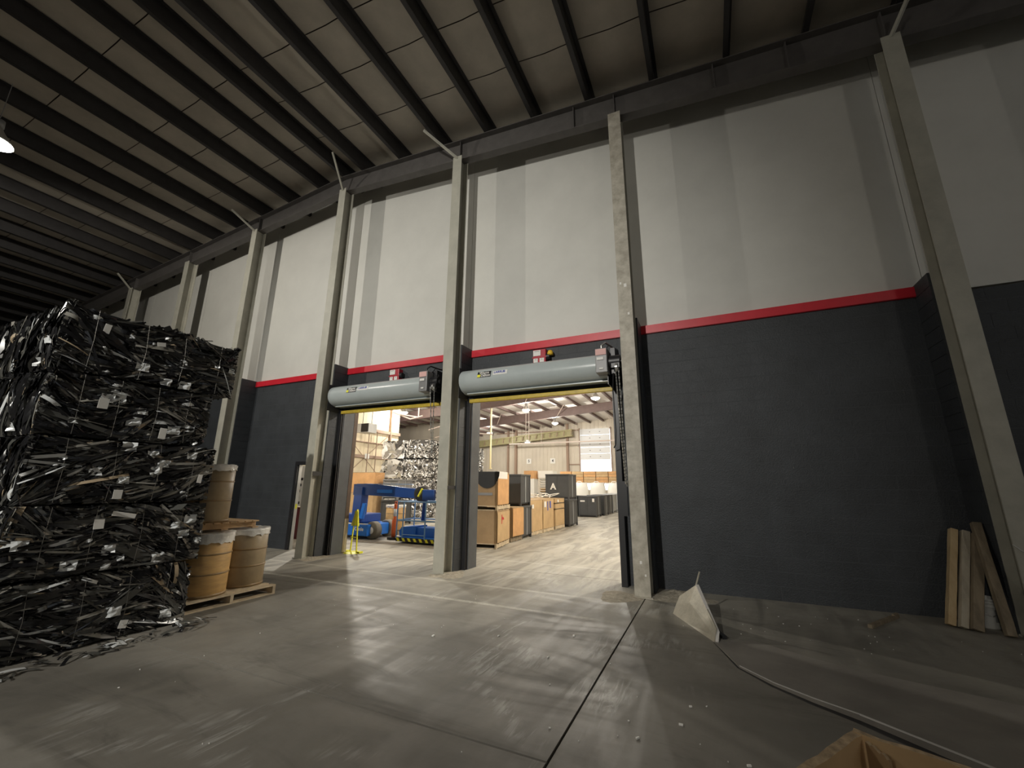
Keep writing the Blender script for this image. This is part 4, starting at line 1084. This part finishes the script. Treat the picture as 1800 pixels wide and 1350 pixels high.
st2 = thing('far_rack', 'low rack carrying the far cartons behind the white bags', 'rack', (-9.8, 38.2, 0))
MB().box(-2.9,2.8,-0.5,0.5,1.90,1.97).build('shelf', m_pwood, st2)
for x in (-2.8,-0.9,1,2.7):
    for y in (-0.45,0.45): MB().box(x-0.05,x+0.05,y-0.05,y+0.05,0,1.9).build('upright', m_pwood, st2)

# ------------------------------------------------------------------ silver scrap bales
def silver_mesh(seed, sx, sy, sz, fine):
    rnd = random.Random(seed); m = MB(); hx, hy = sx/2, sy/2
    m.box(-hx+0.06, hx-0.06, -hy+0.06, hy-0.06, 0.03, sz-0.03, 1)
    for k in range(420 if fine else 95):
        f = rnd.choice(['x','x','-y','-y','z'])
        if f == 'x': c, nr, hz = Vector((hx-0.04, rnd.uniform(-hy,hy)*.95, rnd.uniform(.05,.95)*sz)), Vector((1,0,0)), Vector((0,1,0))
        elif f == '-y': c, nr, hz = Vector((rnd.uniform(-hx,hx)*.95, -hy+0.04, rnd.uniform(.05,.95)*sz)), Vector((0,-1,0)), Vector((1,0,0))
        else: c, nr, hz = Vector((rnd.uniform(-hx,hx)*.9, rnd.uniform(-hy,hy)*.9, sz-0.03)), Vector((0,0,1)), Vector((1,0,0))
        upv = Vector((0,0,1)) if f != 'z' else Vector((0,1,0))
        a = rnd.uniform(-1.4,1.4); d = hz*math.cos(a)+upv*math.sin(a)
        L = rnd.uniform(.1,.35) if fine else rnd.uniform(.35,.95); w = rnd.uniform(.02,.07) if fine else rnd.uniform(.12,.42)
        q = abs(d.z)*L/2; 
        if f != 'z': c.z = min(max(c.z, q), sz-q)
        r = rnd.random()
        ribbon(m, c, d, nr, L, w, rnd.uniform(-.05,.08), rnd.gauss(0,.7 if fine else .35), 0 if r < .45 else (2 if r < .78 else (3 if r < .93 else 1)), 3)
    m.v = [(min(max(v[0],-hx-.04),hx+.04), min(max(v[1],-hy-.04),hy+.04), min(max(v[2],0.005),sz)) for v in m.v]
    return m.mesh('crushed_sheet', [m_alu, m_alud, m_alu2, m_alug])
SB = [silver_mesh(1, 1.44, 1.45, .99, False), silver_mesh(2, 1.44, 1.45, .99, False), silver_mesh(3, 1.44, 1.45, .99, True), silver_mesh(4, 1.44, 1.45, .99, True)]
wname = ['bottom', 'second', 'third', 'top']
protoS = None
for col_ in range(2):
    for row in range(4):
        for z in range(4):
            if col_ == 0 and row > 0: continue
            x = -14.02-1.55*(1-col_); y = 18.75+1.58*row
            lb = 'crushed silver metal bale, %s layer, ' % wname[z] + (('left column of the near face' if col_ == 0 else 'right column of the near face') if row == 0 else '%s row back from the near face' % ordn(row))
            t = thing('silver_bale', lb, 'bale', (x, y, z*1.0), group='crushed silver metal bales')
            o = link('crushed_sheet', SB[(2 if col_ == 1 else 0)+(row+z) % 2], t); o['kind'] = 'stuff'
            for q in range(2):
                MB().tube([(0.73, -0.4+0.8*q, 0.02), (0.74, -0.4+0.8*q, 0.97)], 0.008, 4).build('tie_wire', m_alud, t)
# more goods behind the lift
c1 = gaylord('orange brown carton high on a stack behind the blue lift boom', (-13.15, 14.2, 1.30), 1.5, 0.6, 0.85, m_card2)
c2 = gaylord('brown carton on the floor behind the blue lift mast', (-13.15, 14.2, 0.0), 1.5, 0.6, 1.29, m_card)
MB().box(0.2, 0.42, -0.36, -0.32, 0.5, 1.25).build('white_roll', m_paper, c2)
bin_('dark grey bin behind the lift boom, beside the silver bales', (-12.0, 14.4, 1.01), 0.85, 0.9, 0.85, m_mid)
bin_('grey bin on the floor behind the orange post', (-11.98, 14.4, 0.0), 0.9, 0.95, 1.0, m_bin)
std_pallet('dark pallet under the brown drum behind the orange post', (-10.1, 12.15, 0), 0.9, 0.9, m_timber3, 0.12)
drum((-10.12, 12.1, 0.122), 0.33, 0.80, 'brown fibre drum behind the orange post in the room behind', m_drum, 0.07, (0.36, 0.68), 7)
# orange delineator post
dp = thing('delineator_post', 'orange marker post with white band and black base beside the lift basket', 'post', (-9.0, 10.75, 0))
MB().lathe((0,0,0), [(0.0,0.07),(0.085,0.07),(0.085,0.55),(0.055,0.6),(0.05,1.0),(0.06,1.02),(0.02,1.06),(0,1.06)], 16).build('tube', m_orange, dp)
MB().lathe((0,0,0.68), [(0.055,0.0),(0.058,0.0),(0.056,0.22),(0.05,0.22)], 16).build('reflective_band', m_paper, dp)
MB().prism([(0.2*math.cos(2*PI*k/8), 0.2*math.sin(2*PI*k/8)) for k in range(8)], 'z', 0, 0.07).build('base', m_blk, dp)
MB().tube([(-0.04,0,1.04),(-0.04,0,1.12),(0.04,0,1.12),(0.04,0,1.04)], 0.012, 6).build('grip', m_orange, dp)
# yellow folding stand in the left doorway
ys_ = thing('folding_stand', 'bright yellow folding stand set against the left door jamb', 'stand', (-8.13, 8.25, 0))
for dx in (-0.10, 0.10):
    MB().bar((dx,0,0.02),(dx*0.4,0,0.98), 0.03, 0.02).build('leg', m_ltyel, ys_)
MB().bar((-0.11,-0.02,0.36),(0.11,-0.02,0.36), 0.02, 0.015).build('crossbar', m_ltyel, ys_)
m = MB(); m.add([(-0.16,0.0,0.62),(-0.02,-0.03,0.98),(0.03,-0.03,1.02),(0.08,0.0,0.62),(0.0,-0.05,0.66),(-0.16,0.04,0.62),(-0.02,0.02,0.98),(0.03,0.02,1.02),(0.08,0.04,0.62)], [(0,4,1),(4,2,1),(4,3,2),(5,6,0),(6,1,0),(3,8,7,2),(1,6,7,2),(5,8,7,6)])
m.build('folded_flag', m_ltyel, ys_)
m = MB(); m.lathe((0,0,0), [(0.0,0.03),(0.2,0.02),(0.24,0.0)], 14); m.build('foot_tarp', m_ltyel, ys_)
for dx in (-0.22, 0.2): MB().box(dx-0.05,dx+0.05,-0.06,0.06,0,0.045).build('foot', m_ltyel, ys_)

# ------------------------------------------------------------------ blue boom lift
lf = thing('boom_lift', 'blue articulated boom lift with railed basket beyond the left door', 'lift', (-9.6, 10.6, 0))
B = lambda m, nm, mt, par=None, bevel=0: m.build(nm, mt, lf, world=True, bevel=bevel)
B(MB().box(-11.2, -9.60, 10.22, 11.5, 0.10, 0.44), 'chassis', m_lift, bevel=0.03)
B(MB().box(-11.15, -9.65, 10.225, 10.30, 0.44, 0.46), 'chassis_edge', m_paper)
for x, y in ((-9.60, 10.50), (-9.75, 11.3), (-11.0, 11.3), (-11.0, 10.50)):
    w = MB().lathe((x,y,0.26), [(0.0,-0.12),(0.14,-0.12),(0.15,-0.10),(0.23,-0.12),(0.26,-0.09),(0.26,0.09),(0.23,0.12),(0.0,0.12)], 24, axis='y').build('wheel', m_tyre, lf, world=True)
    h = MB().lathe((x,y,0.26), [(0,-0.14),(0.08,-0.14),(0.11,-0.115),(0.13,-0.11)], 16, axis='y'); h.v = [(v[0]-lf.location[0], v[1]-lf.location[1], v[2]) for v in h.v]; h.build('hub', m_paper, w)
B(MB().box(-11.0, -10.05, 10.45, 11.3, 0.46, 0.72), 'turret', m_liftd, bevel=0.03)
B(MB().bar((-10.25,10.5,0.55), (-10.22,10.5,1.55), 0.30, 0.32), 'mast', m_liftd)
B(MB().bar((-10.02,10.38,0.60), (-9.92,10.38,1.05), 0.10, 0.12), 'riser_cylinder', m_lift)
m = MB(); m.prism([(-10.5,1.64),(-10.0,1.66),(-7.85,1.50),(-7.85,1.24),(-9.9,1.30),(-10.5,1.30)], 'y', 10.42, 10.68); B(m, 'boom', m_liftd)
B(MB().box(-10.4,-8.3,10.44,10.66,1.640,1.655), 'boom_cap', m_rail)
B(MB().box(-9.5,-8.9,10.40,10.42,1.38,1.48), 'boom_plate', m_lift)
B(MB().lathe((-7.85,10.55,1.38), [(0,-0.16),(0.20,-0.16),(0.22,-0.14),(0.22,0.14),(0.20,0.16),(0,0.16)], 20, axis='y'), 'rotator', m_blk)
B(MB().box(-7.62,-7.2,10.2,10.3,1.20,1.50), 'control_box', m_liftd, bevel=0.02)
B(MB().bar((-7.75,10.2,1.3),(-7.62,10.2,1.52), 0.06,0.04), 'yellow_clip', m_ltyel)
text_mesh('lettering', 'Genie', 0.15, m_paper, lf, T(-9.92-lf.location[0], 10.212-lf.location[1], 0.30) @ FACE_NEG_Y, 0.001, 0.004)
# basket
bx0, bx1, by0, by1 = -8.42, -6.98, 10.15, 10.95
B(MB().box(bx0, bx1, by0, by1, 0.05, 0.16), 'basket_floor', m_lift, bevel=0.02)
m = MB(); m.prism([(bx0-0.08,0.16),(bx0-0.10,0.30),(bx0-0.02,0.42),(bx0+0.5,0.46),(bx0+0.5,0.16)], 'y', by0+0.25, by1); B(m, 'basket_shroud', m_lift)
B(MB().box(bx0+0.5, bx1, by0+0.3, by1, 0.16, 0.42), 'basket_panel', m_lift)
B(MB().box(-7.35,-6.9,10.75,11.0,0.16,0.75), 'tool_tray', m_lift, bevel=0.04)
m = MB()
for k in range(9):
    x = bx0+0.02+k*0.2
    m.add([(x,by0-0.004,0.06),(x+0.08,by0-0.004,0.06),(x+0.02,by0-0.004,0.15),(x-0.06,by0-0.004,0.15)], [(0,1,2,3)], k % 2)
B(MB().box(bx0,bx1,by0-0.003,by0,0.05,0.16), 'hazard_backing', m_blk)
m2 = MB()
for k in range(9):
    x = bx0+0.06+k*0.2; m2.add([(x,by0-0.006,0.06),(x+0.09,by0-0.006,0.06),(x+0.03,by0-0.006,0.15),(x-0.06,by0-0.006,0.15)], [(0,1,2,3)])
B(m2, 'hazard_stripe', m_ltyel)
def rail(pts, r=0.02): B(MB().tube(pts, r, 8), 'rail', m_rail)
for z in (1.15, 0.63):
    rail([(bx0,by0,z),(bx1,by0,z)]); rail([(bx0,by0,z),(bx0,by1,z)]); rail([(bx0,by1,z),(bx1,by1,z)]); rail([(bx1,by0,z),(bx1,by1,z)])
for x, y in ((bx0,by0),(bx0,by1),(bx0+0.22,by0),(bx0+1.0,by0),(bx1,by0),(bx1,by1),(bx0+1.0,by1)):
    rail([(x,y,0.14),(x,y,1.15)])
rail([(bx0+0.22,by0,0.24),(bx0+1.0,by0,0.24)], 0.015)
B(MB().bar((-7.95,10.75,0.6),(-7.8,10.6,1.3), 0.10, 0.08), 'jib_link', m_liftd)

# ------------------------------------------------------------------ lamps
def high_bay(loc, power, label, col, roofz, soft=0.14, lz=-0.30):
    t = thing('high_bay_lamp', label, 'lamp', loc, group=None)
    MB().lathe((0,0,0), [(0.0,0.42),(0.07,0.40),(0.12,0.30),(0.24,0.12),(0.31,0.02),(0.30,0.02),(0.22,0.12),(0.10,0.28),(0.0,0.30)], 24).build('dome', m_shade, t)
    MB().lathe((0,0,0), [(0.0,0.56),(0.09,0.55),(0.10,0.40),(0.0,0.40)], 16).build('ballast', m_mid, t)
    MB().cyl((0,0,0.55), (0,0,roofz-loc[2]), 0.007, n=6).build('rod', m_mid, t)
    MB().lathe((0,0,0), ([(0.0,0.05),(0.28,0.05),(0.29,0.02),(0.24,-0.06),(0.14,-0.11),(0.0,-0.13)] if lz < -0.2 else [(0.0,0.07),(0.255,0.07),(0.265,0.055),(0.2,0.04),(0.0,0.03)]), 20).build('lens', m_bulb, t)
    ld = bpy.data.lights.new('bulb_light', 'POINT'); ld.energy = power; ld.color = col; ld.shadow_soft_size = soft
    lo = bpy.data.objects.new('bulb_light', ld); COL.objects.link(lo); lo.parent = t; lo.location = (0,0,lz)
mw = (1.0, 0.94, 0.84)
ml = ['glowing high bay lamp at the left edge under the purlins', 'added fill lamp far behind the viewpoint', 'added fill lamp far off to the right, outside the picture']
for (p, e), lb in zip(MAIN_LAMPS, ml): high_bay(p, e, lb, mw, zt(p[0])+0.1, 0.5 if p[0] > 5 else 0.05, -0.30 if p[0] > 5 else -0.06)
rl = ['brightest lamp through the right door, near its upper right corner', 'lamp through right door left of the brightest one', 'smaller lamp far back through the right door', 'farthest small lamp at the left of the right doorway', 'lamp seen through the left door under its pale roof panels', 'nearest lamp of the room behind, hidden above right door', 'lamp of the room behind hidden above the left door']
for (p, e), lb in zip(REAR_LAMPS, rl): high_bay(p, e, lb, (1.0, 0.945, 0.84), zr(p[0])-0.0, 0.10)

fl_ = thing('flood_lamp', 'wall flood lamp mounted high behind the viewpoint', 'lamp', FLOOD[0])
dv = (Vector(FLOOD[1])-Vector(FLOOD[0])).normalized(); fq = dv.to_track_quat('-Z', 'Y')
hm = fq.to_matrix()
MB().obox(-dv*0.2, (0.7, 0.5, 0.25), hm).build('housing', m_shade, fl_); MB().obox(-dv*0.06, (0.62, 0.42, 0.02), hm).build('lens', m_bulb, fl_)
MB().cyl((0,0,0.1), (0,0,zt(FLOOD[0][0])-FLOOD[0][2]), 0.03, n=8).build('rod', m_mid, fl_)
ld = bpy.data.lights.new('flood_light', 'SPOT'); ld.energy = FLOOD[2]; ld.spot_size = R(FLOOD[3]); ld.spot_blend = FLOOD[4]; ld.color = (1.0, 0.965, 0.89); ld.shadow_soft_size = 0.15
lo = bpy.data.objects.new('flood_light', ld); COL.objects.link(lo); lo.parent = fl_; lo.rotation_mode = 'QUATERNION'; lo.rotation_quaternion = fq
